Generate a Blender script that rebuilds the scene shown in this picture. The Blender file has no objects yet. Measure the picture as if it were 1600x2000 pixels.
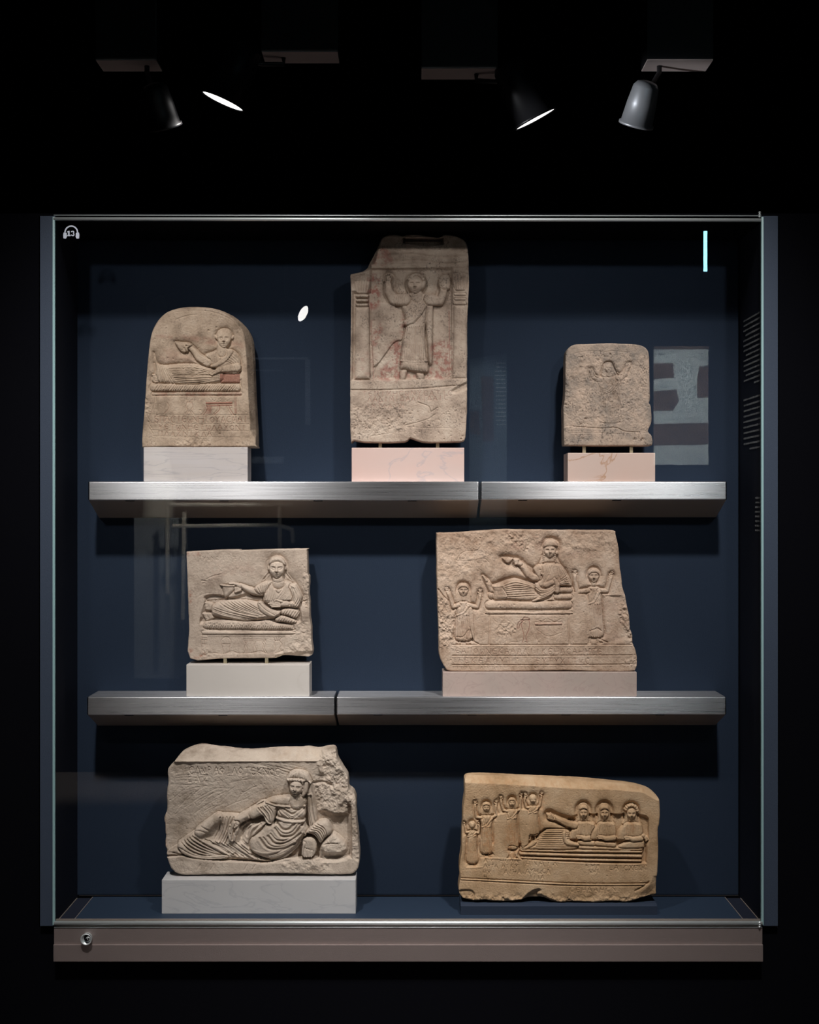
import bpy, bmesh, math, random
import numpy as np
from mathutils import Vector, Matrix

C = bpy.context.scene.collection
EYE = 1.55                      # eye level above the floor
DG = 2.925                      # camera to the glass plane (y = 0)
UNIT = 0.001                    # one photo pixel is one millimetre on the glass plane

def at(px, py, y=0.0):
    """photo pixel -> point in the room at depth y"""
    k = (DG + y) / DG * UNIT
    return Vector(((px - 800) * k, y, EYE - (py - 1000) * k))

# ------------------------------------------------------------------ camera
cam_data = bpy.data.cameras.new('camera')
cam = bpy.data.objects.new('camera', cam_data)
C.objects.link(cam)
cam.location = (0, -DG, EYE)
cam.rotation_euler = (math.pi / 2, 0, 0)
cam_data.sensor_fit = 'VERTICAL'
cam_data.sensor_height = 36.0
cam_data.lens = 36.0 * DG / 2.0
cam_data.clip_start = 0.02
bpy.context.scene.camera = cam

# ------------------------------------------------------------------ world, exposure
sc = bpy.context.scene
sc.view_settings.view_transform = 'Standard'
sc.view_settings.look = 'None'
sc.view_settings.gamma = 1.0
sc.view_settings.use_curve_mapping = False
sc.view_settings.exposure = 0.0
world = bpy.data.worlds.new('world')
sc.world = world
world.use_nodes = True
world.node_tree.nodes['Background'].inputs[0].default_value = (0.10, 0.12, 0.2, 1)
world.node_tree.nodes['Background'].inputs[1].default_value = 0.004

# ------------------------------------------------------------------ lamps over the case, and added fill
def spot(name, loc, aim, power, angle, radius=0.035, blend=0.6, col=(1, 0.9, 0.8)):
    d = bpy.data.lights.new(name, 'SPOT')
    d.energy = power; d.spot_size = math.radians(angle); d.spot_blend = blend
    d.shadow_soft_size = radius; d.color = col
    o = bpy.data.objects.new(name, d); C.objects.link(o)
    o.location = loc
    o.rotation_euler = (Vector(aim) - Vector(loc)).to_track_quat('-Z', 'Y').to_euler()
    return o

LY = 0.90                       # the small track lamps hang behind the partition that holds the case
WARM = (1, 0.95, 0.91)
# gallery spots high on the ceiling, aimed at the lower half of the case
spot('gallery_or_added_spot', (-0.56, -1.25, EYE + 1.55), (-0.36, 0.10, EYE - 0.42), 165, 46, 0.06, 0.9, WARM)
spot('gallery_or_added_spot', (0.56, -1.25, EYE + 1.55), (0.36, 0.10, EYE - 0.42), 165, 46, 0.06, 0.9, WARM)
spot('gallery_or_added_spot', (-0.95, -2.0, EYE + 1.10), (-0.25, 0.10, EYE + 0.30), 30, 40, 0.05, 0.9, WARM)  # fill lamp added, unseen, to lift the dark upper row
spot('gallery_or_added_spot', (0.95, -2.0, EYE + 1.10), (0.25, 0.10, EYE + 0.30), 30, 40, 0.05, 0.9, WARM)  # its added twin on the right
# added unseen lamp lights the floor before the case; bounce brightens the undersides
spot('added_floor_bounce', (0.0, -1.3, 3.55), (0.0, -1.15, 0.0), 190, 52, 0.06, 0.5, WARM)
# narrow unseen lamp added to brighten the grey lamp head on the track
spot('gallery_or_added_spot', (-0.95, 0.15, 2.25), at(1240, 222, LY), 75, 9, 0.03, 0.4, (0.95, 0.97, 1))
# the small track lamps seen above the case
spot('spot_light', at(1243, 256, LY), (1.0, 1.6, 0.0), 14, 70, 0.04, 0.8, WARM)
spot('spot_light', at(330, 262, LY), (-1.0, 1.6, 0.0), 14, 70, 0.04, 0.8, WARM)
spot('spot_light', at(430, 222, LY), (-1.2, 1.0, 0.0), 25, 110, 0.04, 0.6, WARM)
spot('spot_light', at(1052, 256, LY), (1.3, 1.0, 0.0), 25, 110, 0.04, 0.6, WARM)

# ------------------------------------------------------------------ helpers
def link(o, parent=None):
    C.objects.link(o)
    if parent is not None: o.parent = parent
    return o

def tag(o, label=None, cat=None, group=None, kind=None):
    if label: o['label'] = label
    if cat: o['category'] = cat
    if group: o['group'] = group
    if kind: o['kind'] = kind
    return o

def thing(name, label, cat, loc=(0, 0, 0), group=None):
    o = bpy.data.objects.new(name, None); C.objects.link(o)
    o.location = loc; o.empty_display_size = 0.05
    bpy.context.view_layer.update()
    return tag(o, label, cat, group)

def obj(name, bm, mat, parent=None, smooth=False):
    me = bpy.data.meshes.new(name); bm.to_mesh(me); bm.free()
    me.materials.append(mat)
    if smooth: me.shade_smooth()
    o = bpy.data.objects.new(name, me); C.objects.link(o)
    if parent is not None:
        o.parent = parent
        o.matrix_parent_inverse = parent.matrix_world.inverted()
    return o

def box(bm, a, b, bevel=0.0, seg=2):
    """axis aligned box between two corners"""
    r = bmesh.ops.create_cube(bm, size=1)
    a, b = Vector(a), Vector(b)
    m = (a + b) / 2; s = b - a
    for v in r['verts']:
        v.co = Vector((v.co.x * abs(s.x), v.co.y * abs(s.y), v.co.z * abs(s.z))) + m
    if bevel:
        es = list({e for v in r['verts'] for e in v.link_edges})
        bmesh.ops.bevel(bm, geom=es, offset=bevel, segments=seg, affect='EDGES', profile=0.6)
    return bm

def box_bm(a, b, bevel=0.0, seg=2):
    return box(bmesh.new(), a, b, bevel, seg)

def cyl(bm, a, b, r1, r2=None, n=24, cap=True):
    a, b = Vector(a), Vector(b); r2 = r1 if r2 is None else r2
    d = (b - a)
    mat = Matrix.Translation((a + b) / 2) @ d.to_track_quat('Z', 'Y').to_matrix().to_4x4()
    bmesh.ops.create_cone(bm, cap_ends=cap, segments=n, radius1=r1, radius2=r2, depth=d.length, matrix=mat)
    return bm

def lathe(bm, a, axis, prof, n=40):
    """surface of revolution: prof = [(distance along axis, radius)]"""
    a = Vector(a); q = Vector(axis).normalized().to_track_quat('Z', 'Y').to_matrix()
    rings = []
    for d, r in prof:
        rings.append([bm.verts.new(a + q @ Vector((r * math.cos(t), r * math.sin(t), d)))
                      for t in [2 * math.pi * i / n for i in range(n)]])
    for r0, r1 in zip(rings, rings[1:]):
        for i in range(n):
            bm.faces.new((r0[i], r0[(i + 1) % n], r1[(i + 1) % n], r1[i]))
    return bm

def prism(bm, pts, off):
    """closed polygon (list of Vector) pushed along off"""
    off = Vector(off)
    f = [bm.verts.new(p) for p in pts]; g = [bm.verts.new(p + off) for p in pts]
    bm.faces.new(f); bm.faces.new(g[::-1])
    n = len(pts)
    for i in range(n):
        bm.faces.new((f[i], g[i], g[(i + 1) % n], f[(i + 1) % n]))
    bmesh.ops.recalc_face_normals(bm, faces=bm.faces)
    return bm

def tube(bm, pts, r, n=8):
    pts = [Vector(p) for p in pts]; prev = None
    for i, p in enumerate(pts):
        t = (pts[min(i + 1, len(pts) - 1)] - pts[max(i - 1, 0)]).normalized()
        u = t.orthogonal().normalized() if prev is None else (prev - t * prev.dot(t)).normalized()
        prev = u; v = t.cross(u)
        ring = [bm.verts.new(p + (u * math.cos(a) + v * math.sin(a)) * r) for a in [2 * math.pi * k / n for k in range(n)]]
        if i:
            for k in range(n): bm.faces.new((last[k], last[(k + 1) % n], ring[(k + 1) % n], ring[k]))
        else: bm.faces.new(ring[::-1])
        last = ring
    bm.faces.new(last)
    return bm

# ------------------------------------------------------------------ materials
def mat_new(name):
    m = bpy.data.materials.new(name); m.use_nodes = True
    nt = m.node_tree; b = nt.nodes['Principled BSDF']
    return m, nt, b

def plain(name, col, rough=0.6, metal=0.0, spec=0.5, bump=0.0, bscale=200.0, var=0.0, vscale=6.0):
    m, nt, b = mat_new(name)
    b.inputs['Base Color'].default_value = (*col, 1)
    b.inputs['Roughness'].default_value = rough
    b.inputs['Metallic'].default_value = metal
    b.inputs['Specular IOR Level'].default_value = spec
    tc = nt.nodes.new('ShaderNodeTexCoord')
    if var:
        n = nt.nodes.new('ShaderNodeTexNoise'); n.inputs['Scale'].default_value = vscale; n.inputs['Detail'].default_value = 5
        nt.links.new(tc.outputs['Object'], n.inputs['Vector'])
        mx = nt.nodes.new('ShaderNodeMix'); mx.data_type = 'RGBA'
        mx.inputs[6].default_value = (*[c * (1 - var) for c in col], 1)
        mx.inputs[7].default_value = (*[min(1, c * (1 + var)) for c in col], 1)
        nt.links.new(n.outputs['Fac'], mx.inputs[0]); nt.links.new(mx.outputs[2], b.inputs['Base Color'])
    if bump:
        n = nt.nodes.new('ShaderNodeTexNoise'); n.inputs['Scale'].default_value = bscale; n.inputs['Detail'].default_value = 3
        nt.links.new(tc.outputs['Object'], n.inputs['Vector'])
        bp = nt.nodes.new('ShaderNodeBump'); bp.inputs['Strength'].default_value = bump; bp.inputs['Distance'].default_value = 0.001
        nt.links.new(n.outputs['Fac'], bp.inputs['Height']); nt.links.new(bp.outputs['Normal'], b.inputs['Normal'])
    return m

def ramp(nt, stops):
    r = nt.nodes.new('ShaderNodeValToRGB'); e = r.color_ramp.elements
    while len(e) < len(stops): e.new(0.5)
    for el, (p, c) in zip(e, stops):
        el.position = p; el.color = (*c, 1)
    return r

def stone(name, a, b_, c, scale=30, red=(0.30, 0.07, 0.045), spec=(0.10, 0.08, 0.07), pits=0.5, seed=0.0):
    """carved limestone: three tones, dark specks, and paint remains stored on the mesh"""
    a, b_, c = [tuple(v * t for v, t in zip(q, (.90, .82, .775))) for q in ([v * .74 for v in a], b_, [v * 1.10 for v in c])]
    m, nt, b = mat_new(name); L = nt.links.new
    tc = nt.nodes.new('ShaderNodeTexCoord')
    mp = nt.nodes.new('ShaderNodeMapping'); mp.inputs['Location'].default_value = (seed, seed * 0.7, seed * 1.3)
    L(tc.outputs['Object'], mp.inputs['Vector'])
    n1 = nt.nodes.new('ShaderNodeTexNoise'); n1.inputs['Scale'].default_value = scale; n1.inputs['Detail'].default_value = 8
    n1.inputs['Roughness'].default_value = 0.65
    L(mp.outputs[0], n1.inputs['Vector'])
    r = ramp(nt, [(0.32, a), (0.5, b_), (0.68, c)]); L(n1.outputs['Fac'], r.inputs[0])
    n2 = nt.nodes.new('ShaderNodeTexNoise'); n2.inputs['Scale'].default_value = 300; n2.inputs['Detail'].default_value = 3
    L(mp.outputs[0], n2.inputs['Vector'])
    r2 = ramp(nt, [(0.36 - 0.03 * (1 - pits), (1, 1, 1)), (0.50, (0, 0, 0))]); L(n2.outputs['Fac'], r2.inputs[0])
    n3 = nt.nodes.new('ShaderNodeTexNoise'); n3.inputs['Scale'].default_value = 38; n3.inputs['Detail'].default_value = 4
    L(mp.outputs[0], n3.inputs['Vector'])
    r3 = ramp(nt, [(0.45, (0, 0, 0)), (0.62, (1, 1, 1))]); L(n3.outputs['Fac'], r3.inputs[0])
    mu = nt.nodes.new('ShaderNodeMath'); mu.operation = 'MULTIPLY'; L(r2.outputs[0], mu.inputs[0]); L(r3.outputs[0], mu.inputs[1])
    mu2 = nt.nodes.new('ShaderNodeMath'); mu2.operation = 'MULTIPLY'; mu2.inputs[1].default_value = min(1, pits * 1.1); L(mu.outputs[0], mu2.inputs[0])
    x1 = nt.nodes.new('ShaderNodeMix'); x1.data_type = 'RGBA'; L(mu2.outputs[0], x1.inputs[0]); L(r.outputs[0], x1.inputs[6])
    x1.inputs[7].default_value = (*spec, 1)
    at_ = nt.nodes.new('ShaderNodeAttribute'); at_.attribute_name = 'paint'
    x2 = nt.nodes.new('ShaderNodeMix'); x2.data_type = 'RGBA'; L(at_.outputs['Fac'], x2.inputs[0]); L(x1.outputs[2], x2.inputs[6])
    x2.inputs[7].default_value = (*red, 1)
    L(x2.outputs[2], b.inputs['Base Color'])
    b.inputs['Roughness'].default_value = 0.85; b.inputs['Specular IOR Level'].default_value = 0.25
    n4 = nt.nodes.new('ShaderNodeTexNoise'); n4.inputs['Scale'].default_value = 300; n4.inputs['Detail'].default_value = 6
    L(mp.outputs[0], n4.inputs['Vector'])
    bp = nt.nodes.new('ShaderNodeBump'); bp.inputs['Strength'].default_value = 0.7; bp.inputs['Distance'].default_value = 0.0016
    L(n4.outputs['Fac'], bp.inputs['Height']); L(bp.outputs['Normal'], b.inputs['Normal'])
    return m

def marble(name, base, vein, scale=(3, 3, 3), vscale=9.0, amount=0.6, warp=2.0, seed=0.0, lo=0.47, hi=0.5, rough=0.35, warm=None):
    base, vein = [v * .97 for v in base], [v * .93 for v in vein]; warm = [v * .97 for v in warm] if warm else None
    m, nt, b = mat_new(name); L = nt.links.new
    tc = nt.nodes.new('ShaderNodeTexCoord'); mp = nt.nodes.new('ShaderNodeMapping')
    mp.inputs['Scale'].default_value = scale; mp.inputs['Location'].default_value = (seed, seed, seed)
    L(tc.outputs['Object'], mp.inputs['Vector'])
    n = nt.nodes.new('ShaderNodeTexNoise'); n.inputs['Scale'].default_value = vscale; n.inputs['Detail'].default_value = 7
    n.inputs['Distortion'].default_value = warp; L(mp.outputs[0], n.inputs['Vector'])
    s = nt.nodes.new('ShaderNodeMath'); s.operation = 'SUBTRACT'; s.inputs[1].default_value = 0.5; L(n.outputs['Fac'], s.inputs[0])
    ab = nt.nodes.new('ShaderNodeMath'); ab.operation = 'ABSOLUTE'; L(s.outputs[0], ab.inputs[0])
    r = ramp(nt, [(0.0, (amount,) * 3), (hi - lo, (0, 0, 0))]); L(ab.outputs[0], r.inputs[0])
    x = nt.nodes.new('ShaderNodeMix'); x.data_type = 'RGBA'; L(r.outputs[0], x.inputs[0])
    x.inputs[7].default_value = (*vein, 1)
    n2 = nt.nodes.new('ShaderNodeTexNoise'); n2.inputs['Scale'].default_value = vscale * 0.7; n2.inputs['Detail'].default_value = 3
    L(mp.outputs[0], n2.inputs['Vector'])
    w = warm or [c * 0.9 for c in base]
    r2 = ramp(nt, [(0.35, w), (0.65, base)]); L(n2.outputs['Fac'], r2.inputs[0]); L(r2.outputs[0], x.inputs[6])
    L(x.outputs[2], b.inputs['Base Color']); b.inputs['Roughness'].default_value = rough
    b.inputs['Specular IOR Level'].default_value = 0.3
    return m

def steel(name, col, rough, aniso=0.0, brush=0.0):
    m, nt, b = mat_new(name); L = nt.links.new
    b.inputs['Base Color'].default_value = (*col, 1); b.inputs['Metallic'].default_value = 1
    b.inputs['Roughness'].default_value = rough
    if aniso:
        b.inputs['Anisotropic'].default_value = aniso; b.inputs['Anisotropic Rotation'].default_value = 0.25
        tg = nt.nodes.new('ShaderNodeTangent'); tg.direction_type = 'UV_MAP'; tg.uv_map = 'brushing'; L(tg.outputs[0], b.inputs['Tangent'])
    if brush:
        tc = nt.nodes.new('ShaderNodeTexCoord'); mp = nt.nodes.new('ShaderNodeMapping')
        mp.inputs['Scale'].default_value = (6, 500, 900); L(tc.outputs['Object'], mp.inputs['Vector'])
        n = nt.nodes.new('ShaderNodeTexNoise'); n.inputs['Scale'].default_value = 1; n.inputs['Detail'].default_value = 4
        L(mp.outputs[0], n.inputs['Vector'])
        bp = nt.nodes.new('ShaderNodeBump'); bp.inputs['Strength'].default_value = brush; bp.inputs['Distance'].default_value = 0.0005
        L(n.outputs['Fac'], bp.inputs['Height']); L(bp.outputs['Normal'], b.inputs['Normal'])
        mr = nt.nodes.new('ShaderNodeMapRange'); mr.inputs[3].default_value = rough * 0.8; mr.inputs[4].default_value = rough * 1.25
        L(n.outputs['Fac'], mr.inputs[0]); L(mr.outputs[0], b.inputs['Roughness'])
    return m

def glow(name, col, strength):
    m = bpy.data.materials.new(name); m.use_nodes = True; nt = m.node_tree; nt.nodes.clear()
    e = nt.nodes.new('ShaderNodeEmission'); e.inputs[0].default_value = (*col, 1); e.inputs[1].default_value = strength
    o = nt.nodes.new('ShaderNodeOutputMaterial'); nt.links.new(e.outputs[0], o.inputs[0])
    return m

def coated(name, col, coat, rough=0.35, refl=0.05, tint=(1, 1, 1)):
    """lacquered board: matt colour under a thin mirror-like varnish"""
    m = bpy.data.materials.new(name); m.use_nodes = True; nt = m.node_tree; nt.nodes.clear(); L = nt.links.new
    d = nt.nodes.new('ShaderNodeBsdfDiffuse')
    tc = nt.nodes.new('ShaderNodeTexCoord'); n = nt.nodes.new('ShaderNodeTexNoise'); n.inputs['Scale'].default_value = 500; n.inputs['Detail'].default_value = 2
    L(tc.outputs['Object'], n.inputs['Vector'])
    r = ramp(nt, [(0.3, [c * 0.6 for c in col]), (0.7, [c * 1.4 for c in col])]); L(n.outputs['Fac'], r.inputs[0]); L(r.outputs[0], d.inputs[0])
    g = nt.nodes.new('ShaderNodeBsdfGlossy'); g.inputs['Roughness'].default_value = coat; g.inputs[0].default_value = (*tint, 1)
    mx = nt.nodes.new('ShaderNodeMixShader'); mx.inputs[0].default_value = refl
    L(d.outputs[0], mx.inputs[1]); L(g.outputs[0], mx.inputs[2])
    o = nt.nodes.new('ShaderNodeOutputMaterial'); L(mx.outputs[0], o.inputs[0])
    return m

def glass_pane(name, refl):
    m = bpy.data.materials.new(name); m.use_nodes = True; nt = m.node_tree; nt.nodes.clear(); L = nt.links.new
    t = nt.nodes.new('ShaderNodeBsdfTransparent'); t.inputs[0].default_value = (0.988, 0.990, 0.990, 1)
    g = nt.nodes.new('ShaderNodeBsdfGlossy'); g.inputs['Roughness'].default_value = 0.0
    lw = nt.nodes.new('ShaderNodeLayerWeight'); lw.inputs['Blend'].default_value = 0.5
    pw = nt.nodes.new('ShaderNodeMath'); pw.operation = 'POWER'; pw.inputs[1].default_value = 5; L(lw.outputs['Facing'], pw.inputs[0])
    ma = nt.nodes.new('ShaderNodeMath'); ma.operation = 'MULTIPLY_ADD'; ma.inputs[1].default_value = 0.5; ma.inputs[2].default_value = refl
    L(pw.outputs[0], ma.inputs[0])
    mx = nt.nodes.new('ShaderNodeMixShader'); L(ma.outputs[0], mx.inputs[0]); L(t.outputs[0], mx.inputs[1]); L(g.outputs[0], mx.inputs[2])
    o = nt.nodes.new('ShaderNodeOutputMaterial'); L(mx.outputs[0], o.inputs[0])
    return m

M = {
    'wall': plain('dark_wall_paint', (0.0022, 0.0024, 0.004), 0.9, spec=0.05, bump=0.2),
    'ceil': plain('black_ceiling_paint', (0.004, 0.004, 0.005), 0.9, spec=0.05),
    'floor': plain('grey_floor', (0.38, 0.33, 0.32), 0.6),
    'navy_back': plain('navy_back_board', (0.018, 0.029, 0.051), 0.8, spec=0.1, bump=0.2, bscale=500, var=0.25, vscale=500),
    'navy_in': plain('navy_lining', (0.014, 0.018, 0.032), 0.7, spec=0.2, bump=0.2, bscale=500),
    'navy_floor': plain('navy_case_floor', (0.022, 0.038, 0.068), 0.6, spec=0.25, bump=0.2, bscale=500),
    'navy_frame': plain('navy_frame_paint', (0.045, 0.062, 0.095), 0.6, spec=0.2, bump=0.2, bscale=600),
    'black': plain('black_gap', (0.003, 0.003, 0.004), 0.9, spec=0.05),
    'steel': steel('brushed_steel', (0.60, 0.61, 0.64), 0.28, aniso=0.9, brush=0.05),
    'steel_dull': plain('dull_steel', (0.34, 0.29, 0.255), 0.5, metal=0.35, var=0.12, vscale=4),
    'bronze': plain('brown_metal_band', (0.30, 0.25, 0.24), 0.55, metal=0.7, bump=0.2, bscale=500, var=0.1, vscale=3),
    'chrome': plain('polished_steel', (0.78, 0.84, 0.86), 0.42, metal=0.72),
    'glass': glass_pane('pane_glass', 0.018),
    'glass_edge': plain('glass_edge', (0.30, 0.48, 0.50), 0.25, spec=0.6),
    'white_print': plain('white_vinyl', (0.62, 0.68, 0.80), 0.6),
    'brass': plain('pin_metal', (0.42, 0.37, 0.25), 0.4, metal=0.6),
    'lamp_black': plain('black_lamp_body', (0.012, 0.012, 0.014), 0.4),
    'lamp_grey': plain('grey_lamp_body', (0.5, 0.52, 0.56), 0.38, metal=0.5),
    'box_lit_tone': plain('lamp_box_lit_underside', (0.75, 0.64, 0.62), 0.7),  # pale tone stands in for light bouncing up onto the box
}
# ================================================================== the room
def struct(name, bm, m, parent=None):
    o = obj(name, bm, m, parent)
    if parent is None: o['kind'] = 'structure'
    return o

X0, X1, YB, ZC = -2.6, 2.6, -6.0, 3.7
def px_x(px, y=0.0): return (px - 800) * (DG + y) / DG * UNIT
def px_z(py, y=0.0): return EYE - (py - 1000) * (DG + y) / DG * UNIT
CL, CR = px_x(107), px_x(1490)          # case opening
CT, CB = px_z(432), px_z(1796)
DB = 0.200                               # depth of the back board

# partition that holds the case (open above), and the dark room around it
YF = 3.2
ZP = px_z(414)
bm = bmesh.new()
box(bm, (X0, 0.014, 0), (px_x(76, .014), 0.26, ZP)); box(bm, (px_x(1522, .014), 0.014, 0), (X1, 0.26, ZP))
box(bm, (px_x(76, .014), 0.014, CT + 0.012), (px_x(1522, .014), 0.26, ZP)); box(bm, (px_x(76, .014), 0.014, 0), (px_x(1522, .014), 0.26, CB - 0.02))
struct('wall_partition', bm, M['wall'])
struct('wall_front', box_bm((X0, YF, 0), (X1, YF + 0.1, ZC)), M['wall'])
struct('wall_back', box_bm((X0, YB - 0.1, 0), (X1, YB, ZC)), M['wall'])
struct('wall_left', box_bm((X0 - 0.1, YB, 0), (X0, YF, ZC)), M['wall'])
struct('wall_right', box_bm((X1, YB, 0), (X1 + 0.1, YF, ZC)), M['wall'])
struct('floor', box_bm((X0, YB, -0.1), (X1, YF, 0)), M['floor'])
struct('ceiling', box_bm((X0, YB, ZC), (X1, YF, ZC + 0.1)), M['ceil'])

# ================================================================== the display case
case = thing('display_case', 'wall mounted navy museum display case with glass front and steel shelves', 'display case', (0, 0, CB))
T = 0.006
# lining: side panels, top, floor and the black gap behind the back board
obj('side_panel', box_bm((CL - T, 0.008, CB - 0.008), (CL, DB + 0.03, CT + 0.008)), M['navy_in'], case)
obj('side_panel', box_bm((CR, 0.008, CB - 0.008), (CR + T, DB + 0.03, CT + 0.008)), M['navy_in'], case)
obj('top_panel', box_bm((CL, 0.008, CT), (CR, DB + 0.03, CT + 0.008)), M['black'], case)
obj('rear_panel', box_bm((CL, DB + 0.022, CB), (CR, DB + 0.03, CT)), M['black'], case)
bw = px_x(147, DB)
obj('back_board', box_bm((bw, DB, px_z(1749, DB)), (px_x(1443, DB), DB + 0.016, CT), 0.003), M['navy_back'], case)
FL = px_z(1801)                          # top of the case floor
gx = 0.034
obj('floor_board', box_bm((CL + gx, 0.008, FL - 0.008), (CR - gx, DB - 0.006, FL), 0.0008), M['navy_floor'], case)
obj('floor_strip', box_bm((CL, 0.008, FL - 0.014), (CL + gx - 0.001, DB - 0.006, FL - 0.003)), M['navy_in'], case)
obj('floor_strip', box_bm((CR - gx + 0.001, 0.008, FL - 0.014), (CR, DB - 0.006, FL - 0.003)), M['navy_in'], case)
obj('floor_trim', box_bm((CL + 0.001, 0.006, FL - 0.010), (CR - 0.001, 0.010, FL + 0.004)), M['steel_dull'], case)
# thin bright edges along the floor strips
for s, x in ((1, CL), (-1, CR)):
    obj('edge_trim', box_bm((x + s * 0.0005, 0.012, FL - 0.003), (x + s * 0.0020, DB - 0.01, FL - 0.0018)), M['steel_dull'], case)
    obj('edge_trim', box_bm((x + s * gx - 0.0007, 0.012, FL), (x + s * gx + 0.0007, DB - 0.01, FL + 0.0006)), M['steel_dull'], case)
# outer flanges beside the glass
obj('side_flange', box_bm((px_x(78, .004), 0.004, px_z(1810)), (px_x(107), 0.02, px_z(421)), 0.001), M['navy_frame'], case)
obj('side_flange', box_bm((px_x(1490), 0.004, px_z(1810)), (px_x(1520, .004), 0.02, px_z(421)), 0.001), M['navy_frame'], case)
# lower metal band with lock
obj('lower_band', box_bm((px_x(106), -0.008, px_z(1876)), (px_x(1489), 0.012, px_z(1843)), 0.001), M['bronze'], case)
obj('lower_band', box_bm((px_x(106), -0.002, px_z(1843)), (px_x(1489), 0.012, px_z(1812)), 0.0005), M['bronze'], case)

# glass door
door = thing('glass_door', 'large clear glass door with polished steel rails closing the display case', 'glass door', (0, 0, CB))
obj('pane', box_bm((px_x(107), -0.001, px_z(1799)), (px_x(1488), 0.001, px_z(430))), M['glass'], door)
def rail(pxa, pya, pxb, pyb, r, name='rail', m='chrome', flat=1.0):
    a, b = at(pxa, pya, -0.002), at(pxb, pyb, -0.002)
    bm = bmesh.new(); tube(bm, [a, (a + b) / 2, b], r, 16)
    return obj(name, bm, M[m], door, True)
rail(105, 427.5, 1487, 430, 0.0034, 'top_rail')
rail(105, 420.5, 1487, 421.5, 0.0013, 'top_rail')
rail(106, 1803, 1489, 1803, 0.0044, 'bottom_rail')
rail(106, 1811, 1489, 1811, 0.0014, 'bottom_rail')
for x in (106, 1489):
    obj('glass_edge', box_bm((px_x(x - 2.6), -0.004, px_z(1806)), (px_x(x + 2.2), 0.004, px_z(424)), 0.001), M['glass_edge'], door)
# small hinge pins at the right corners
for py in (419, 1806):
    bm = bmesh.new()
    cyl(bm, at(1484, py - 6, -0.004), at(1484, py + 6, -0.004), 0.0016, n=12)
    for q in (-4, 0, 4): cyl(bm, at(1484, py + q - 1, -0.004), at(1484, py + q + 1, -0.004), 0.0026, n=12)
    obj('hinge_pin', bm, M['chrome'], door, True)

# lock on the lower band
lock = thing('cam_lock', 'small round chrome cam lock on the brown metal band', 'lock', at(170, 1831, -0.008))
bm = bmesh.new(); lathe(bm, at(171, 1831, -0.002), (0, -1, 0), [(0, .0098), (.010, .0098), (.0125, .0110), (.0145, .0112), (.0155, .0100), (.0140, .0088), (.0125, .0084), (.0125, .0)], 40)
obj('lock_ring', bm, M['chrome'], lock, True)
bm = bmesh.new(); cyl(bm, at(171, 1831, -0.012), at(171, 1831, -0.0155), 0.0072, 0.0066, 32)
obj('lock_barrel', bm, M['black'], lock)
bm = bmesh.new(); lathe(bm, at(172, 1834, -0.0152), (0, -1, 0), [(0, .0046), (.0012, .0044), (.0016, .0036), (.0012, .0030), (0, .0028)], 28)
obj('key_ring', bm, M['chrome'], lock, True)
bm = bmesh.new(); box(bm, at(170.6, 1831, -0.0152), at(172.2, 1838, -0.0166)); obj('keyhole', bm, M['chrome'], lock)

# headphone sign with the number 13 printed on the glass
sign = thing('audio_guide_sign', 'white headphone symbol with number 13 printed on the glass', 'sign', at(139, 467, -0.001))
def flat_poly(bm, pts, y0=-0.0013, y1=-0.0010):
    return prism(bm, [at(x, y, y0) for x, y in pts], (0, y1 - y0, 0))
hz = lambda x, y: (60 + x * 0.225, 400 + y * 0.225)
bm = bmesh.new(); N = 28
arc = [(math.pi * (1 + i / N)) for i in range(N + 1)]
for i in range(N):
    p = []
    for r, k in ((1.0, i), (1.0, i + 1), (0.80, i + 1), (0.80, i)):
        a = arc[k]; p.append(hz(352 + 60 * r * math.cos(a), 240 + 61 * r * math.sin(a)))
    flat_poly(bm, p)
obj('headband', bm, M['white_print'], sign)
for s in (-1, 1):
    bm = bmesh.new()
    flat_poly(bm, [hz(352 + s * x, y) for x, y in [(40, 244), (66, 240), (71, 262), (68, 292), (46, 294), (38, 278)]])
    obj('ear_cup', bm, M['white_print'], sign)
def text_obj(name, s, size, loc, mat, parent, ext=0.0002, rot=(math.pi / 2, 0, 0), bold=0.0):
    cu = bpy.data.curves.new(name, 'FONT'); cu.body = s; cu.size = size; cu.extrude = ext; cu.offset = bold
    cu.align_x = 'CENTER'; cu.align_y = 'CENTER'
    o = bpy.data.objects.new(name, cu); C.objects.link(o)
    o.location = loc; o.rotation_euler = rot
    bpy.context.view_layer.update()
    me = bpy.data.meshes.new_from_object(o); bpy.data.objects.remove(o); bpy.data.curves.remove(cu)
    n = bpy.data.objects.new(name, me); C.objects.link(n); me.materials.append(mat)
    n.location = loc; n.rotation_euler = rot
    bpy.context.view_layer.update()
    if parent:
        n.parent = parent; n.matrix_parent_inverse = parent.matrix_world.inverted()
    return n
# digits with slab serifs
bm = bmesh.new()
flat_poly(bm, [hz(*p) for p in [(316, 272), (316, 264), (324, 262), (324, 238), (316, 240), (316, 232), (330, 226), (338, 226), (338, 262), (346, 264), (346, 272)]])
obj('digit', bm, M['white_print'], sign)
bm = bmesh.new()
def arcband(cx, cy, ro, ri, a0, a1, n=12):
    for i in range(n):
        t0, t1 = [math.radians(a0 + (a1 - a0) * k / n) for k in (i, i + 1)]
        flat_poly(bm, [hz(cx + ro * math.cos(t0), cy + ro * math.sin(t0)), hz(cx + ro * math.cos(t1), cy + ro * math.sin(t1)),
                       hz(cx + ri * math.cos(t1), cy + ri * math.sin(t1)), hz(cx + ri * math.cos(t0), cy + ri * math.sin(t0))])
arcband(365, 238, 13, 4.5, -160, 75); arcband(366, 258, 14.5, 5, -85, 150)
flat_poly(bm, [hz(*p) for p in [(350, 228), (357, 228), (357, 238), (350, 238)]])
flat_poly(bm, [hz(*p) for p in [(349, 258), (357, 258), (357, 267), (349, 267)]])
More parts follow.
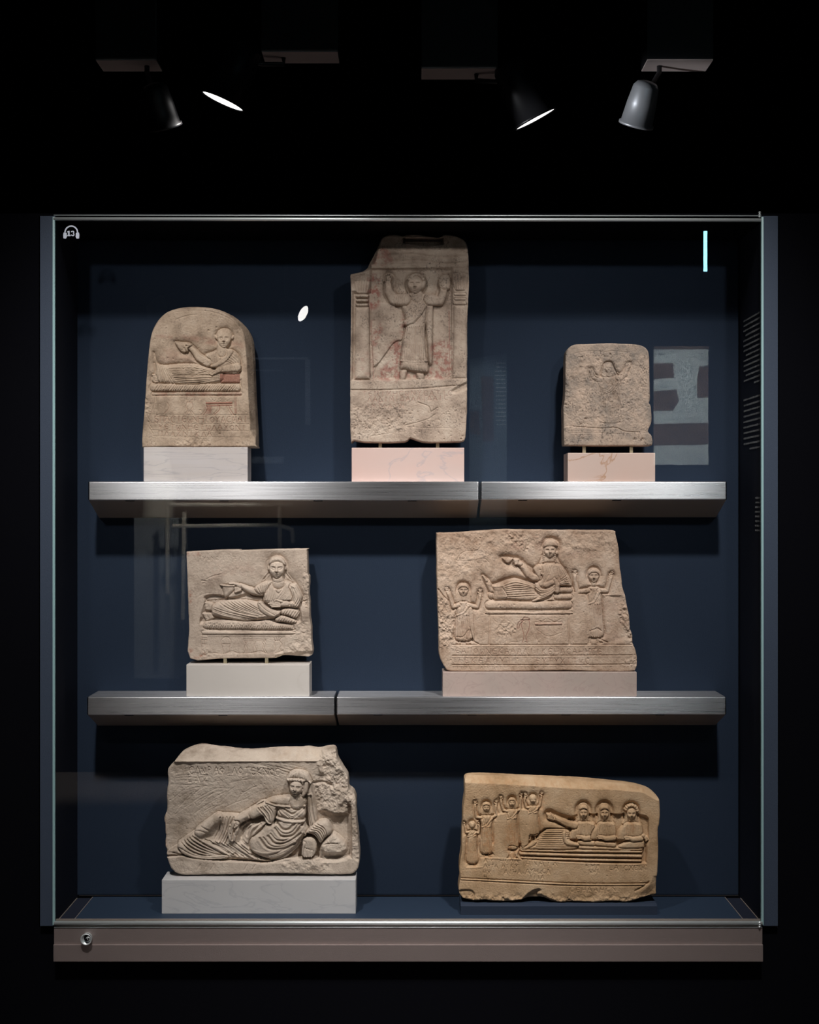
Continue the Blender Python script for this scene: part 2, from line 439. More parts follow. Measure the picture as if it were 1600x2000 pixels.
obj('digit', bm, M['white_print'], sign)

# ================================================================== shelves
def shelf_seg(name_label, pxa, pxb, pyt, pyb, inset_a=13, inset_b=13):
    ys = 0.0967; z1, z0 = px_z(pyt, ys), px_z(pyb, ys); xa, xb = px_x(pxa, ys), px_x(pxb, ys)
    t = thing('steel_shelf', name_label, 'shelf', ((xa + xb) / 2, ys, z0))
    o = obj('shelf_top', box_bm((xa, ys, z0), (xb, DB - 0.0005, z1), 0.0028, 4), M['steel'], t, True)
    o.data.polygons.foreach_set('use_smooth', [True] * len(o.data.polygons))
    uv = o.data.uv_layers.new(name='brushing')
    for lp in o.data.loops:
        v = o.data.vertices[lp.vertex_index].co; uv.data[lp.index].uv = (v.x, v.z + v.y)
    w = o.modifiers.new('wn', 'WEIGHTED_NORMAL'); w.keep_sharp = False
    # sloping tray underneath that runs back to the board
    d = 0.0354
    pts = [Vector((0, ys + 0.004, z0)), Vector((0, DB - 0.001, z0)), Vector((0, DB - 0.001, z0 - d))]
    bm = bmesh.new(); prism(bm, [p + Vector((xa + 0.001, 0, 0)) for p in pts], (xb - xa - 0.002, 0, 0))
    obj('support_tray', bm, M['steel_dull'], t)
    for k in range(int((xb - xa) / 0.19)):
        x = xa + 0.075 + k * 0.19
        if x < xb - 0.03:
            obj('slot', box_bm((x, ys + 0.0035, z0 - 0.0015), (x + 0.018, ys + 0.012, z0 + 0.0005)), M['black'], t)
    return t, z1
_, ZS1 = shelf_seg('long brushed steel shelf under the round-topped stele and the tall stele', 172, 936, 940.5, 977.5)
shelf_seg('short brushed steel shelf under the small worn stele', 940, 1420, 940.5, 976.5)
_, ZS2 = shelf_seg('short brushed steel shelf under the stele on the plain white block', 170, 654, 1361, 1397)
shelf_seg('long brushed steel shelf under the broad stele with two praying figures', 657, 1419, 1361, 1396)

# ================================================================== text on the right-hand side panel
tm = bmesh.new(); rnd = random.Random(5)
def side_line(z, y0, y1, h):
    y = y0
    while y < y1:
        w = rnd.uniform(0.0010, 0.0028)
        hh = h * rnd.uniform(0.55, 1.0)
        box(tm, (CR - 0.0005, y, z - hh / 2), (CR - 0.0001, y + w, z + hh / 2)); y += w + rnd.choice((0.0006, 0.0008, 0.003))
TXT = plain('grey_print', (0.16, 0.17, 0.18), 0.7)
lines = [(607 + 10.3 * i, 0.015, 0.165 - (0.02 if i % 4 == 3 else 0) - (0.09 if i == 13 else 0)) for i in range(14)] + \
        [(770 + 11.3 * i, 0.015, 0.165 - (0.05 if i == 9 else 0.0)) for i in range(10)] + \
        [(972 + 9.2 * i, 0.012, 0.062) for i in range(8)]
for py, a, b_ in lines:
    side_line(px_z(py), a, b_, 0.0042)
panel = obj('printed_text', tm, TXT)
tag(panel, 'pale grey lines of printed text on the side wall inside the case', 'printed text', kind='stuff')

# ================================================================== track lamps above the case
TZ = 2.875
def track_lamp(label, lens, nrm, bc, body_mat, rad, length, power_vis=None, bw=0.125):
    n = Vector(nrm).normalized()
    t = thing('track_spotlight', label, 'spotlight', (bc[0], LY + 0.03, bc[2]))
    bx, by = bc[0], bc[1]
    zb = bc[2]
    obj('adapter_box', box_bm((bx - bw / 2, by - 0.05, zb), (bx + bw / 2, by + 0.05, TZ), 0.003), M['lamp_black'], t)
    obj('lit_underside', box_bm((bx - bw / 2 + 0.002, by - 0.048, zb - 0.003), (bx + bw / 2 - 0.002, by + 0.048, zb + 0.0005)), M['box_lit_tone'], t)  # thin sheet added so the box underside looks lit from below
    c = Vector(lens)
    bm = bmesh.new()
    # housing: flared rim, tapered can, rounded rear
    lathe(bm, c, -n, [(-0.004, rad), (-0.004, rad * 1.08), (0.002, rad * 1.08), (0.004, rad * 0.98), (length * 0.5, rad * 0.9), (length * 0.9, rad * 0.78),
                      (length, rad * 0.6), (length + 0.004, rad * 0.3), (length + 0.005, 0.0005)], 40)
    obj('lamp_head', bm, body_mat, t, True)
    bm = bmesh.new(); lathe(bm, c + n * 0.0015, n, [(0, rad * 0.97), (0.0005, rad * 0.9), (0.0012, 0.0)], 40)
    obj('lens', bm, power_vis or M['lens_off'], t, True)
    a = c - n * length * 0.7; top = Vector((bx + (0.045 if a.x > bx else -0.045), by, zb))
    bm = bmesh.new(); tube(bm, [top, Vector((top.x, top.y, zb - 0.02)), (a + Vector((top.x, top.y, zb - 0.03))) / 2, a], 0.0065, 12)
    obj('arm', bm, M['lamp_black'], t, True)
    return t
M['lens_on'] = glow('lit_lens', (1, 0.98, 0.95), 2.5)
M['lens_off'] = glow('lit_lens_warm', (1, 0.95, 0.88), 2.5)
ZB = at(900, 138, LY).z
SC = (DG + LY) / DG             # real size per photo pixel grows with distance
def P3(px, py): return at(px, py, LY)
def boxc(px, py): return (P3(px, py).x, LY + 0.02, P3(px, py).z)
track_lamp('black track spotlight with bright tilted lens above the round-topped stele', P3(436, 196), (-0.40, 0.06, -0.92), boxc(587, 106), M['lamp_black'], 0.043 * SC, 0.12 * SC, M['lens_on'], .15 * SC)
track_lamp('black track spotlight with bright thin lens nearer the grey lamp', P3(1045, 231), (0.46, 0.11, -0.88), boxc(897, 138), M['lamp_black'], 0.043 * SC, 0.12 * SC, M['lens_on'], .15 * SC)
track_lamp('grey metal track spotlight head turned away beside the bright thin lens', P3(1243, 242), (-0.20, 0.42, -0.88), boxc(1325, 122), M['lamp_grey'], 0.032 * SC, 0.08 * SC, M['lens_off'], .13 * SC)
track_lamp('dark track spotlight head barely visible against the black ceiling', P3(322, 246), (0.20, 0.42, -0.88), boxc(250, 122), M['lamp_black'], 0.032 * SC, 0.08 * SC, M['lens_off'], .12 * SC)
# track carrying the adapters, hung from the ceiling by rods
tr = thing('lighting_track', 'black ceiling hung lighting track that carries the small spotlights', 'lighting track', (0, LY + .02, TZ))
obj('track_bar', box_bm((-1.3, LY + 0.002, TZ), (1.3, LY + 0.038, TZ + 0.03), 0.002), M['lamp_black'], tr)
for x in (-0.8, 0.8):
    bm = bmesh.new(); cyl(bm, (x, LY + .02, TZ + .03), (x, LY + .02, ZC), 0.004, n=10); obj('hanging_rod', bm, M['lamp_black'], tr)
# ================================================================== carving toolkit
def catmull(pts, closed=False, n=5):
    P = np.array(pts, float)
    if len(P) < 3: return P
    Q = np.vstack([P[-1], P, P[0], P[1]]) if closed else np.vstack([2 * P[0] - P[1], P, 2 * P[-1] - P[-2]])
    out = []
    for i in range(1, len(Q) - 2):
        a, b, c, d = Q[i - 1], Q[i], Q[i + 1], Q[i + 2]
        for k in range(n):
            t = k / n
            out.append(0.5 * (2 * b + (c - a) * t + (2 * a - 5 * b + 4 * c - d) * t * t + (3 * b - a - 3 * c + d) * t ** 3))
    if not closed: out.append(P[-1])
    return np.array(out)

def seg_d(X, Y, P, closed=False, radii=None):
    P = np.asarray(P, float); n = len(P); best = None
    rng = range(n if closed else n - 1)
    for i in rng:
        a = P[i]; b = P[(i + 1) % n]; d = b - a; L2 = d @ d + 1e-9
        t = np.clip(((X - a[0]) * d[0] + (Y - a[1]) * d[1]) / L2, 0, 1)
        q = np.hypot(X - a[0] - t * d[0], Y - a[1] - t * d[1])
        if radii is not None:
            q = q - (radii[i] + (radii[(i + 1) % n] - radii[i]) * t)
        best = q if best is None else np.minimum(best, q)
    return best

def poly_sd(X, Y, P):
    P = np.asarray(P, float); d = seg_d(X, Y, P, True); ins = np.zeros(X.shape, bool); n = len(P)
    for i in range(n):
        x0, y0 = P[i]; x1, y1 = P[(i + 1) % n]
        if y0 == y1: continue
        c = ((Y >= y0) != (Y >= y1)) & (X < (x1 - x0) * (Y - y0) / (y1 - y0) + x0)
        ins ^= c
    return np.where(ins, d, -d)

def lerp_line(A, B, t, n=14):
    def res(P):
        P = catmull(P, False, 6); s = np.r_[0, np.cumsum(np.hypot(*np.diff(P, axis=0).T))]; u = np.linspace(0, s[-1], n)
        return np.c_[np.interp(u, s, P[:, 0]), np.interp(u, s, P[:, 1])]
    return res(A) * (1 - t) + res(B) * t

def vnoise(shape, cell, seed, octv=4, rough=0.5):
    rg = np.random.RandomState(seed); H = np.zeros(shape); amp = 1.0; tot = 0
    for o in range(octv):
        if cell < 1.2: break
        gy, gx = int(shape[0] / cell) + 4, int(shape[1] / cell) + 4
        g = rg.rand(gy, gx) * 2 - 1
        yy = np.arange(shape[0]) / cell + 1; xx = np.arange(shape[1]) / cell + 1
        iy = yy.astype(int); ix = xx.astype(int); fy = yy - iy; fx = xx - ix
        fy = (fy * fy * (3 - 2 * fy))[:, None]; fx = (fx * fx * (3 - 2 * fx))[None, :]
        a = g[np.ix_(iy, ix)]; b = g[np.ix_(iy, ix + 1)]; c = g[np.ix_(iy + 1, ix)]; d = g[np.ix_(iy + 1, ix + 1)]
        H += amp * ((a * (1 - fx) + b * fx) * (1 - fy) + (c * (1 - fx) + d * fx) * fy); tot += amp
        amp *= rough; cell /= 2.0
    return H / tot

GL = {   # Greek capitals as strokes in a unit box (x right, y down)
 'A': [[(0, 1), (.5, 0), (1, 1)], [(.22, .62), (.78, .62)]], 'L': [[(0, 1), (.5, 0), (1, 1)]], 'D': [[(0, 1), (.5, 0), (1, 1), (0, 1)]],
 'C': [[(.9, .12), (.5, 0), (.1, .3), (.1, .7), (.5, 1), (.9, .88)]], 'E': [[(.9, .1), (.45, 0), (.1, .3), (.1, .7), (.45, 1), (.9, .9)], [(.1, .5), (.8, .5)]],
 'H': [[(0, 0), (0, 1)], [(1, 0), (1, 1)], [(0, .5), (1, .5)]], 'I': [[(.5, 0), (.5, 1)]], 'K': [[(.1, 0), (.1, 1)], [(.9, 0), (.1, .55), (.9, 1)]],
 'M': [[(0, 1), (.15, 0), (.5, .7), (.85, 0), (1, 1)]], 'N': [[(0, 1), (0, 0), (1, 1), (1, 0)]], 'O': [[(.5, .1), (.1, .4), (.2, .8), (.5, .95), (.8, .8), (.9, .4), (.5, .1)]],
 'P': [[(.05, 1), (.05, 0)], [(.95, 0), (.95, 1)], [(0, 0), (1, 0)]], 'R': [[(.2, 1), (.2, 0), (.7, .05), (.8, .3), (.6, .5), (.2, .5)]],
 'T': [[(0, 0), (1, 0)], [(.5, 0), (.5, 1)]], 'Y': [[(0, 0), (.5, .5), (1, 0)], [(.5, .5), (.5, 1)]], 'X': [[(0, 0), (1, 1)], [(1, 0), (0, 1)]],
 'F': [[(.5, 0), (.5, 1)], [(.5, .2), (.1, .4), (.2, .7), (.5, .8), (.8, .7), (.9, .4), (.5, .2)]],
 'W': [[(.1, .2), (.05, .8), (.3, 1), (.5, .6), (.7, 1), (.95, .8), (.9, .2)]], 'Z': [[(0, 0), (1, 0), (0, 1), (1, 1)]],
 'G': [[(0, 1), (0, 0), (.9, 0)]], 'B': [[(.1, 0), (.1, 1), (.7, .9), (.75, .6), (.1, .5), (.65, .4), (.6, .05), (.1, 0)]],
 'S': [[(.9, .1), (.3, 0), (.2, .4), (.8, .6), (.7, 1), (.1, .9)]], 'Q': [[(.5, 0), (.1, .4), (.2, .85), (.5, 1), (.8, .85), (.9, .4), (.5, 0)], [(.15, .5), (.85, .5)]],
 'U': [[(0, 0), (1, 0)], [(.15, .5), (.85, .5)], [(0, 1), (1, 1)]], 'J': [[(.2, 0), (.2, 1), (.9, 1)]], '-': [[(.1, .5), (.8, .5)]], 'V': [[(0, .1), (.2, .9), (.5, .5), (.8, .9), (1, .1)]], ' ': [],
}

class Relief:
    gain = 1.25
    """height field in millimetres over the photo's pixel grid; drawing units are those of a zoomed crop"""
    def __init__(s, ox, oy, sc, outline, cell=0.8, seed=1, wob=0.5, gain=1.25):
        s.gain = gain
        s.ox, s.oy, s.sc = ox, oy, sc; s.cell = cell; s.seed = seed
        P = catmull(s.q(outline), True, 3)
        x0, y0 = P.min(0) - 3; x1, y1 = P.max(0) + 3
        s.x0, s.y0 = x0, y0
        s.xs = np.arange(x0, x1, cell); s.ys = np.arange(y0, y1, cell)
        s.X, s.Y = np.meshgrid(s.xs, s.ys); s.H = np.zeros(s.X.shape); s.Lb = np.zeros(s.X.shape, np.int16)
        s.paint = np.zeros(s.X.shape)
        s.O = poly_sd(s.X, s.Y, P) + wob * vnoise(s.X.shape, 9 / cell, seed, 3)
        s.names = ['slab']
    def frame(s, ox, oy, sc): s.ox, s.oy, s.sc = ox, oy, sc
    def q(s, pts): return np.array([(s.ox + x / s.sc, s.oy + y / s.sc) for x, y in pts], float)
    def label(s, name):
        s.names.append(name); return len(s.names) - 1
    def win(s, P, pad):
        a = np.asarray(P); lo = a.min(0) - pad; hi = a.max(0) + pad
        i0 = max(0, int((lo[0] - s.x0) / s.cell)); i1 = min(len(s.xs), int((hi[0] - s.x0) / s.cell) + 2)
        j0 = max(0, int((lo[1] - s.y0) / s.cell)); j1 = min(len(s.ys), int((hi[1] - s.y0) / s.cell) + 2)
        if i1 <= i0 or j1 <= j0: return None
        return (slice(j0, j1), slice(i0, i1))
    def shape(s, shp, X, Y):
        k = shp[0]
        if k == 'p': return poly_sd(X, Y, catmull(s.q(shp[1]), True, 4))
        if k == 'P': return poly_sd(X, Y, s.q(shp[1]))
        if k == 'c':
            r = shp[2]; r = [r] * len(shp[1]) if np.isscalar(r) else r
            return -seg_d(X, Y, s.q(shp[1]), False, [v / s.sc for v in r])
        if k == 'e':
            cx, cy, rx, ry = shp[1:5]; rot = math.radians(shp[5]) if len(shp) > 5 else 0
            c = s.q([(cx, cy)])[0]; rx /= s.sc; ry /= s.sc; dx = X - c[0]; dy = Y - c[1]
            u = dx * math.cos(rot) + dy * math.sin(rot); v = -dx * math.sin(rot) + dy * math.cos(rot)
            return (1 - np.sqrt((u / rx) ** 2 + (v / ry) ** 2)) * min(rx, ry)
    def pts_of(s, shapes):
        out = []
        for h in shapes:
            if h[0] in 'pP': out += list(s.q(h[1]))
            elif h[0] == 'c':
                r = max(h[2]) if not np.isscalar(h[2]) else h[2]
                for p in s.q(h[1]): out += [p - r / s.sc, p + r / s.sc]
            else:
                c = s.q([(h[1], h[2])])[0]; r = max(h[3], h[4]) / s.sc; out += [c - r, c + r]
        return out
    def union(s, shapes, pad):
        w = s.win(s.pts_of(shapes), pad)
        X, Y = s.X[w], s.Y[w]; S = None
        for h in shapes:
            d = s.shape(h, X, Y); S = d if S is None else np.maximum(S, d)
        return w, S
    # ---- carving operations (heights in mm)
    def sink(s, shapes, depth, fade=4.0, grow=1.5):
        """cut the ground down around a figure, fading outwards"""
        w, S = s.union(shapes, fade * 4 + grow)
        s.H[w] -= depth * np.where(S > -grow, 1.0, np.exp((S + grow) / fade))
    def level(s, shapes, h, soft=0.6, label=None):
        """set the ground inside a shape to a level"""
        w, S = s.union(shapes, 3); t = np.clip(S / soft * 0.5 + 0.5, 0, 1)
        s.H[w] = s.H[w] * (1 - t) + h * t
        if label is not None: s.Lb[w] = np.where(S > 0, label, s.Lb[w])
    def add(s, shapes, dh, soft=2.0):
        w, S = s.union(shapes, soft * 2); t = np.clip(S / soft * 0.5 + 0.5, 0, 1); t = t * t * (3 - 2 * t); s.H[w] += dh * t
    def form(s, shapes, base, amp, rnd, label=None, cut=0.0, mode='over', paint=None):
        w, S = s.union(shapes, 4)
        t = np.clip(S / rnd, 0, 1); h = base + amp * np.sqrt(np.clip(1 - (1 - t) ** 2, 0, 1)); i = S > 0
        if mode == 'max': i &= h > s.H[w]
        s.H[w] = np.where(i, h, s.H[w] - cut * np.exp(np.minimum(S, 0) / 0.9) * (S <= 0))
        if label is not None: s.Lb[w] = np.where(i, label, s.Lb[w])
        if paint is not None: s.paint[w] = np.where(i, paint, s.paint[w])
    def groove(s, pts, wd, depth, only=None, smooth=True, paint=0.0, label=None, ridge=0.0):
        P = s.q(pts); P = catmull(P, False, 4) if smooth and len(P) > 2 else P
        w = s.win(P, wd * 3 + 1)
        if w is None: return
        d = seg_d(s.X[w], s.Y[w], P); g = np.exp(-(d / wd) ** 2)
        m = 1.0 if only is None else (s.Lb[w] == only) * 1.0
        s.H[w] -= depth * g * m
        if ridge: s.H[w] += ridge * np.exp(-((d - wd * 1.9) / wd) ** 2) * m
        if paint: s.paint[w] = np.maximum(s.paint[w], paint * np.exp(-(d / (wd * 1.1)) ** 2) * m)
        if label is not None: s.Lb[w] = np.where((d < wd * 0.9) & (s.Lb[w] == 0), label, s.Lb[w])
    def folds(s, A, B, n, wd=0.9, depth=1.2, only=None, jit=0.15, seed=0, ridge=0.35):
        rg = random.Random(seed * 7 + n)
        for i in range(n):
            t = (i + 0.5) / n + rg.uniform(-jit, jit) / n
            L = lerp_line(A, B, t)
            P = [((x), (y)) for x, y in L]
            s.groove(P, wd * rg.uniform(0.8, 1.15), depth * rg.uniform(0.7, 1.2), only, False, ridge=depth * ridge)
    def text(s, txt, x, y, size, dx=None, wd=0.55, depth=0.9, label=None, slant=0.0, wave=0.0, seed=1, wr=0.7, paint=0.0, skip=()):
        rg = random.Random(seed); dx = dx or size * 0.95
        for i, ch in enumerate(txt):
            if i in skip: continue
            lb_ = s.label('incised_letter') if label == 'each' and ch != ' ' else label; yy = y + slant * i + rg.uniform(-wave, wave); sz = size * rg.uniform(0.9, 1.08)
            for st in GL.get(ch, []):
                s.groove([(x + i * dx + p[0] * sz * wr + rg.uniform(-.03, .03) * sz, yy + p[1] * sz + rg.uniform(-.03, .03) * sz) for p in st],
                         wd, depth, None, len(st) > 4, paint, lb_)
    def daub(s, shapes, val, nscale=3.0, thr=0.0, seed=3, soft=1.5, only=None):
        """remains of paint on the surface"""
        w, S = s.union(shapes, soft * 2); t = np.clip(S / soft * 0.5 + 0.5, 0, 1)
        n = vnoise(S.shape, nscale * 1.5 / s.cell, seed, 5, 0.75); m = np.clip((n - thr) * 2.6 + 0.4, 0, 1)
        if only is not None: m = m * (s.Lb[w] == only)
        s.paint[w] = np.maximum(s.paint[w], val * t * m)
    def rough(s, shapes, amp, scale, seed=5, soft=4.0, octv=4, drop=0.0):
        w, S = s.union(shapes, soft * 2); t = np.clip(S / soft * 0.5 + 0.5, 0, 1)
        s.H[w] += t * (amp * vnoise(S.shape, scale / s.cell, seed, octv, 0.6) - drop)
    def wear(s, amp=0.35, scale=5, pits=0, seed=11, pit_box=None, psize=0.9, pd=1.6):
        s.H += amp * vnoise(s.H.shape, scale / s.cell, seed, 4, 0.6)
        rg = random.Random(seed)
        x0, y0, x1, y1 = pit_box or (s.xs[0], s.ys[0], s.xs[-1], s.ys[-1])
        for _ in range(pits):
            cx, cy = rg.uniform(x0, x1), rg.uniform(y0, y1); r = psize * rg.uniform(.5, 1.5)
            w = s.win([(cx, cy)], r * 3)
            if w is None: continue
            d = np.hypot((s.X[w] - cx) * rg.uniform(.6, 1.4), s.Y[w] - cy)
            s.H[w] -= pd * rg.uniform(.4, 1) * np.exp(-(d / r) ** 2)
    # ---- heads and hands
    def face(s, cx, cy, rx, ry, base, amp, label, turn=0.0, tilt=0.0, k=1.0):
        """oval head with brows, eyes, nose, mouth and chin; rx, ry in crop units"""
        w, S = s.union([('e', cx, cy, rx * 1.05, ry * 1.05)], 2)
        c = s.q([(cx, cy)])[0]; RX, RY = rx / s.sc, ry / s.sc; a = math.radians(tilt)
        dx = s.X[w] - c[0]; dy = s.Y[w] - c[1]
        u = (dx * math.cos(a) + dy * math.sin(a)) / RX; v = (-dx * math.sin(a) + dy * math.cos(a)) / RY
        jaw = 1 - 0.16 * np.clip(v, 0, 1) ** 2
        r2 = (u / jaw) ** 2 + v ** 2; i = r2 < 1
        h = base + amp * np.sqrt(np.clip(1 - r2, 0, 1)) ** 0.8
        f = RX * 0.16 * k * min(1.0, 1.15 / s.gain)
        x = u - turn * 0.35 * np.sqrt(np.clip(1 - v * v, 0, 1)); G = lambda x0, y0, sx, sy: np.exp(-((x - x0) / sx) ** 2 - ((v - y0) / sy) ** 2)
        for e in (-1, 1):
            h -= f * 1.35 * G(e * .40, -.06, .27, .17)          # socket
            h += f * 0.95 * G(e * .40, -.03, .15, .085)         # eyeball
            h += f * 0.55 * G(e * .42, -.27, .26, .07)          # brow
            h -= f * 0.45 * G(e * .40, .07, .20, .03)           # lower lid
            h += f * 0.45 * G(e * .52, .30, .22, .20)           # cheek
            h -= f * 0.35 * G(e * .24, .33, .07, .12)
        h += f * 1.5 * np.exp(-(x / (.10 + .07 * np.clip((v + .2) * 2, 0, 1))) ** 2) * np.clip((v + .32) / .5, 0, 1) * (v < .26)
        h += f * 0.9 * G(0, .24, .17, .08)
        h -= f * 1.0 * G(0, .34, .16, .045)
        h += f * 0.7 * G(0, .46, .22, .055); h -= f * 1.15 * G(0, .535, .27, .035); h += f * 0.7 * G(0, .61, .19, .055)
        h -= f * 0.5 * G(0, .71, .2, .05); h += f * 0.5 * G(0, .84, .2, .1)
        s.H[w] = np.where(i, h, s.H[w]); s.Lb[w] = np.where(i, label, s.Lb[w])
    def hand(s, cx, cy, ang, size, base, label, fingers=4, thumb=1, spread=10, curl=0.0):
        """open hand: palm and separate fingers pointing along ang (degrees, 0 = up)"""
        a0 = math.radians(ang - 90); L = size; ux, uy = math.cos(a0), math.sin(a0); vx, vy = -uy, ux
        s.form([('c', [(cx - ux * L * .25, cy - uy * L * .25), (cx + ux * L * .2, cy + uy * L * .2)], [L * .24, L * .30])], base, 1.5, 2.0, label, 0.3)
        for i in range(fingers):
            o = (i - (fingers - 1) / 2) / max(1, fingers - 1) * 2; ln = L * (.62, .74, .70, .52)[i % 4]
            bx, by = cx + ux * L * .25 + vx * o * L * .24, cy + uy * L * .25 + vy * o * L * .24
            a = a0 + math.radians(o * spread); ex, ey = bx + math.cos(a) * ln, by + math.sin(a) * ln
            s.form([('c', [(bx, by), (ex, ey)], [L * .095, L * .075])], base + 0.5, 1.3, 0.9, label, 0.9)
        if thumb:
            a = a0 - math.radians(55) * thumb
            bx, by = cx - ux * L * .1 - vx * L * .2 * thumb, cy - uy * L * .1 - vy * L * .2 * thumb
            s.form([('c', [(bx, by), (bx + math.cos(a) * L * .42, by + math.sin(a) * L * .42)], [L * .11, L * .08])], base + 0.4, 1.2, 1.0, label, 0.5)

    # ---- turn the field into meshes
    def build(s, name, label, mat, yface, thick, edge=4.0, grow=0.0, group=None, labels=None, side_rough=0.6, cat='relief slab', shrink=0.0):
        O = s.O; t = np.clip(O / edge, 0, 1); s.H *= s.gain
        P_ = np.pad(s.H, 1, mode='edge')
        s.H = s.H * .40 + (P_[:-2, 1:-1] + P_[2:, 1:-1] + P_[1:-1, :-2] + P_[1:-1, 2:]) * .11 + (P_[:-2, :-2] + P_[:-2, 2:] + P_[2:, :-2] + P_[2:, 2:]) * .04
        s.H -= edge * 0.8 * (1 - np.sqrt(np.clip(1 - (1 - t) ** 2, 0, 1)))
        ny, nx = O.shape; ins = O >= 0
        gy, gx = np.gradient(O, s.cell); gl = np.hypot(gx, gy) + 1e-6; gx /= gl; gy /= gl
        X = s.X.copy(); Y = s.Y.copy(); out = ~ins
        mv = np.clip(-O, 0, s.cell * 1.6)
        X[out] += (gx * mv)[out]; Y[out] += (gy * mv)[out]
        cellk = ins[:-1, :-1] | ins[1:, :-1] | ins[:-1, 1:] | ins[1:, 1:]
        # heights of snapped rim points follow the nearest inner rows
        H = s.H
        k = (DG + yface) / DG * UNIT
        W = np.stack([(X - 800) * k, yface - H * 0.001, EYE - (Y - 1000) * k], -1).reshape(-1, 3)
        # normals of the whole field, used on every piece so no seam shows
        dXx = np.gradient(W.reshape(ny, nx, 3), axis=1); dYy = np.gradient(W.reshape(ny, nx, 3), axis=0)
        N = np.cross(dYy, dXx); N = N / (np.linalg.norm(N, axis=-1, keepdims=True) + 1e-12)
        N[N[..., 1] > 0] *= -1
        N = N.reshape(-1, 3)
        jj, ii = np.nonzero(cellk); v0 = jj * nx + ii
        F = np.stack([v0, v0 + nx, v0 + nx + 1, v0 + 1], -1)
        FL = np.maximum.reduce([s.Lb[jj, ii], s.Lb[jj + 1, ii], s.Lb[jj, ii + 1], s.Lb[jj + 1, ii + 1]])
        bx, by = X[ins].mean(), Y[ins].max()
        root = thing(name, label, cat, ((bx - 800) * k, yface + thick / 2, EYE - (by - 1000) * k), group)
        inv = root.matrix_world.inverted()
        for li, nm in enumerate(s.names):
            fs = F[FL == li]
            if len(fs) < 4: continue
            used, idx = np.unique(fs, return_inverse=True); fs2 = idx.reshape(-1, 4)
            V = W[used]; NV = N[used]; paint = s.paint.reshape(-1)[used]; faces = fs2
            me = bpy.data.meshes.new(nm)
            extra = None
            if li == 0:
                # rim of the whole field -> sides and back
                E = np.concatenate([F[:, [0, 1]], F[:, [1, 2]], F[:, [2, 3]], F[:, [3, 0]]])
                key = np.sort(E, 1); kk = key[:, 0].astype(np.int64) * (ny * nx) + key[:, 1]
                u, first, cnt = np.unique(kk, return_index=True, return_counts=True)
                B = E[first[cnt == 1]]; nxt = {int(a): int(b) for a, b in B}
                loops = []; left = dict(nxt)
                while left:
                    a = next(iter(left)); lp = [a]; b = left.pop(a)
                    while b in left: lp.append(b); b = left.pop(b)
                    loops.append(lp)
                loop = max(loops, key=len); P = W[loop].copy(); g = np.c_[gx.reshape(-1)[loop], gy.reshape(-1)[loop]]
                m = len(loop); rg = np.random.RandomState(s.seed)
                rings = [P]; ks = 6
                # smooth outward direction along the rim
                for _ in range(6): g = (g + np.roll(g, 1, 0) + np.roll(g, -1, 0)) / 3
                g /= np.linalg.norm(g, axis=1, keepdims=True) + 1e-9
                nz = [np.interp(np.arange(m), np.arange(0, m + 9, 9), np.resize(rg.rand(m // 9 + 2) - .5, len(np.arange(0, m + 9, 9)))) for _ in range(ks + 1)]
                for r in range(1, ks + 1):
                    f = r / ks; Q = P.copy(); gr = grow * min(1, f * 2.2) - shrink * max(0, f - 0.5) * 2 + side_rough * nz[r] * (1 if r < ks else 0.5)
                    Q[:, 0] -= g[:, 0] * gr * k; Q[:, 2] += g[:, 1] * gr * k
                    Q[:, 1] = P[:, 1] * (1 - f) + (yface + thick) * f
                    rings.append(Q)
                V = np.concatenate([V] + rings); off = len(used)
                sf = []
                for r in range(ks):
                    a = off + r * m + np.arange(m); b = off + r * m + (np.arange(m) + 1) % m
                    sf.append(np.stack([b, a, a + m, b + m], -1))
                sf = np.concatenate(sf); nq = len(faces)
                faces = np.concatenate([faces, sf])
                back = (off + ks * m + np.arange(m))[::-1]
                extra = (nq, back); paint = np.concatenate([paint, np.zeros(m * (ks + 1))])
            nf = len(faces)
            me.vertices.add(len(V)); me.vertices.foreach_set('co', V.astype(np.float32).ravel())
            li_idx = faces.ravel()
            if extra is not None: li_idx = np.concatenate([li_idx, extra[1]])
            me.loops.add(len(li_idx)); me.loops.foreach_set('vertex_index', li_idx.astype(np.int32))
            npoly = nf + (1 if extra is not None else 0)
            me.polygons.add(npoly)
            st = np.arange(nf) * 4; 
            if extra is not None: st = np.r_[st, nf * 4]
            me.polygons.foreach_set('loop_start', st.astype(np.int32))
            me.update(calc_edges=True); me.validate()
            me.polygons.foreach_set('use_smooth', [True] * len(me.polygons))
            if len(me.loops) == len(li_idx):
                lv = np.zeros(len(li_idx), np.int32); me.loops.foreach_get('vertex_index', lv)
                CN = np.zeros((len(li_idx), 3), np.float32)
                sel = lv < len(used); CN[sel] = NV[lv[sel]]
                if extra is not None:
                    first_side = extra[0] * 4
                    CN[first_side:] = 0
                me.normals_split_custom_set(CN.tolist())
            at_ = me.attributes.new('paint', 'FLOAT', 'POINT'); at_.data.foreach_set('value', paint.astype(np.float32))
            me.materials.append(mat)
            o = bpy.data.objects.new(nm, me); C.objects.link(o); o.parent = root; o.matrix_parent_inverse = inv
            if labels and nm in labels: o['label'] = labels[nm]
            if nm == 'inscription': o['kind'] = 'stuff'
        return root, (EYE - (by - 1000) * k)
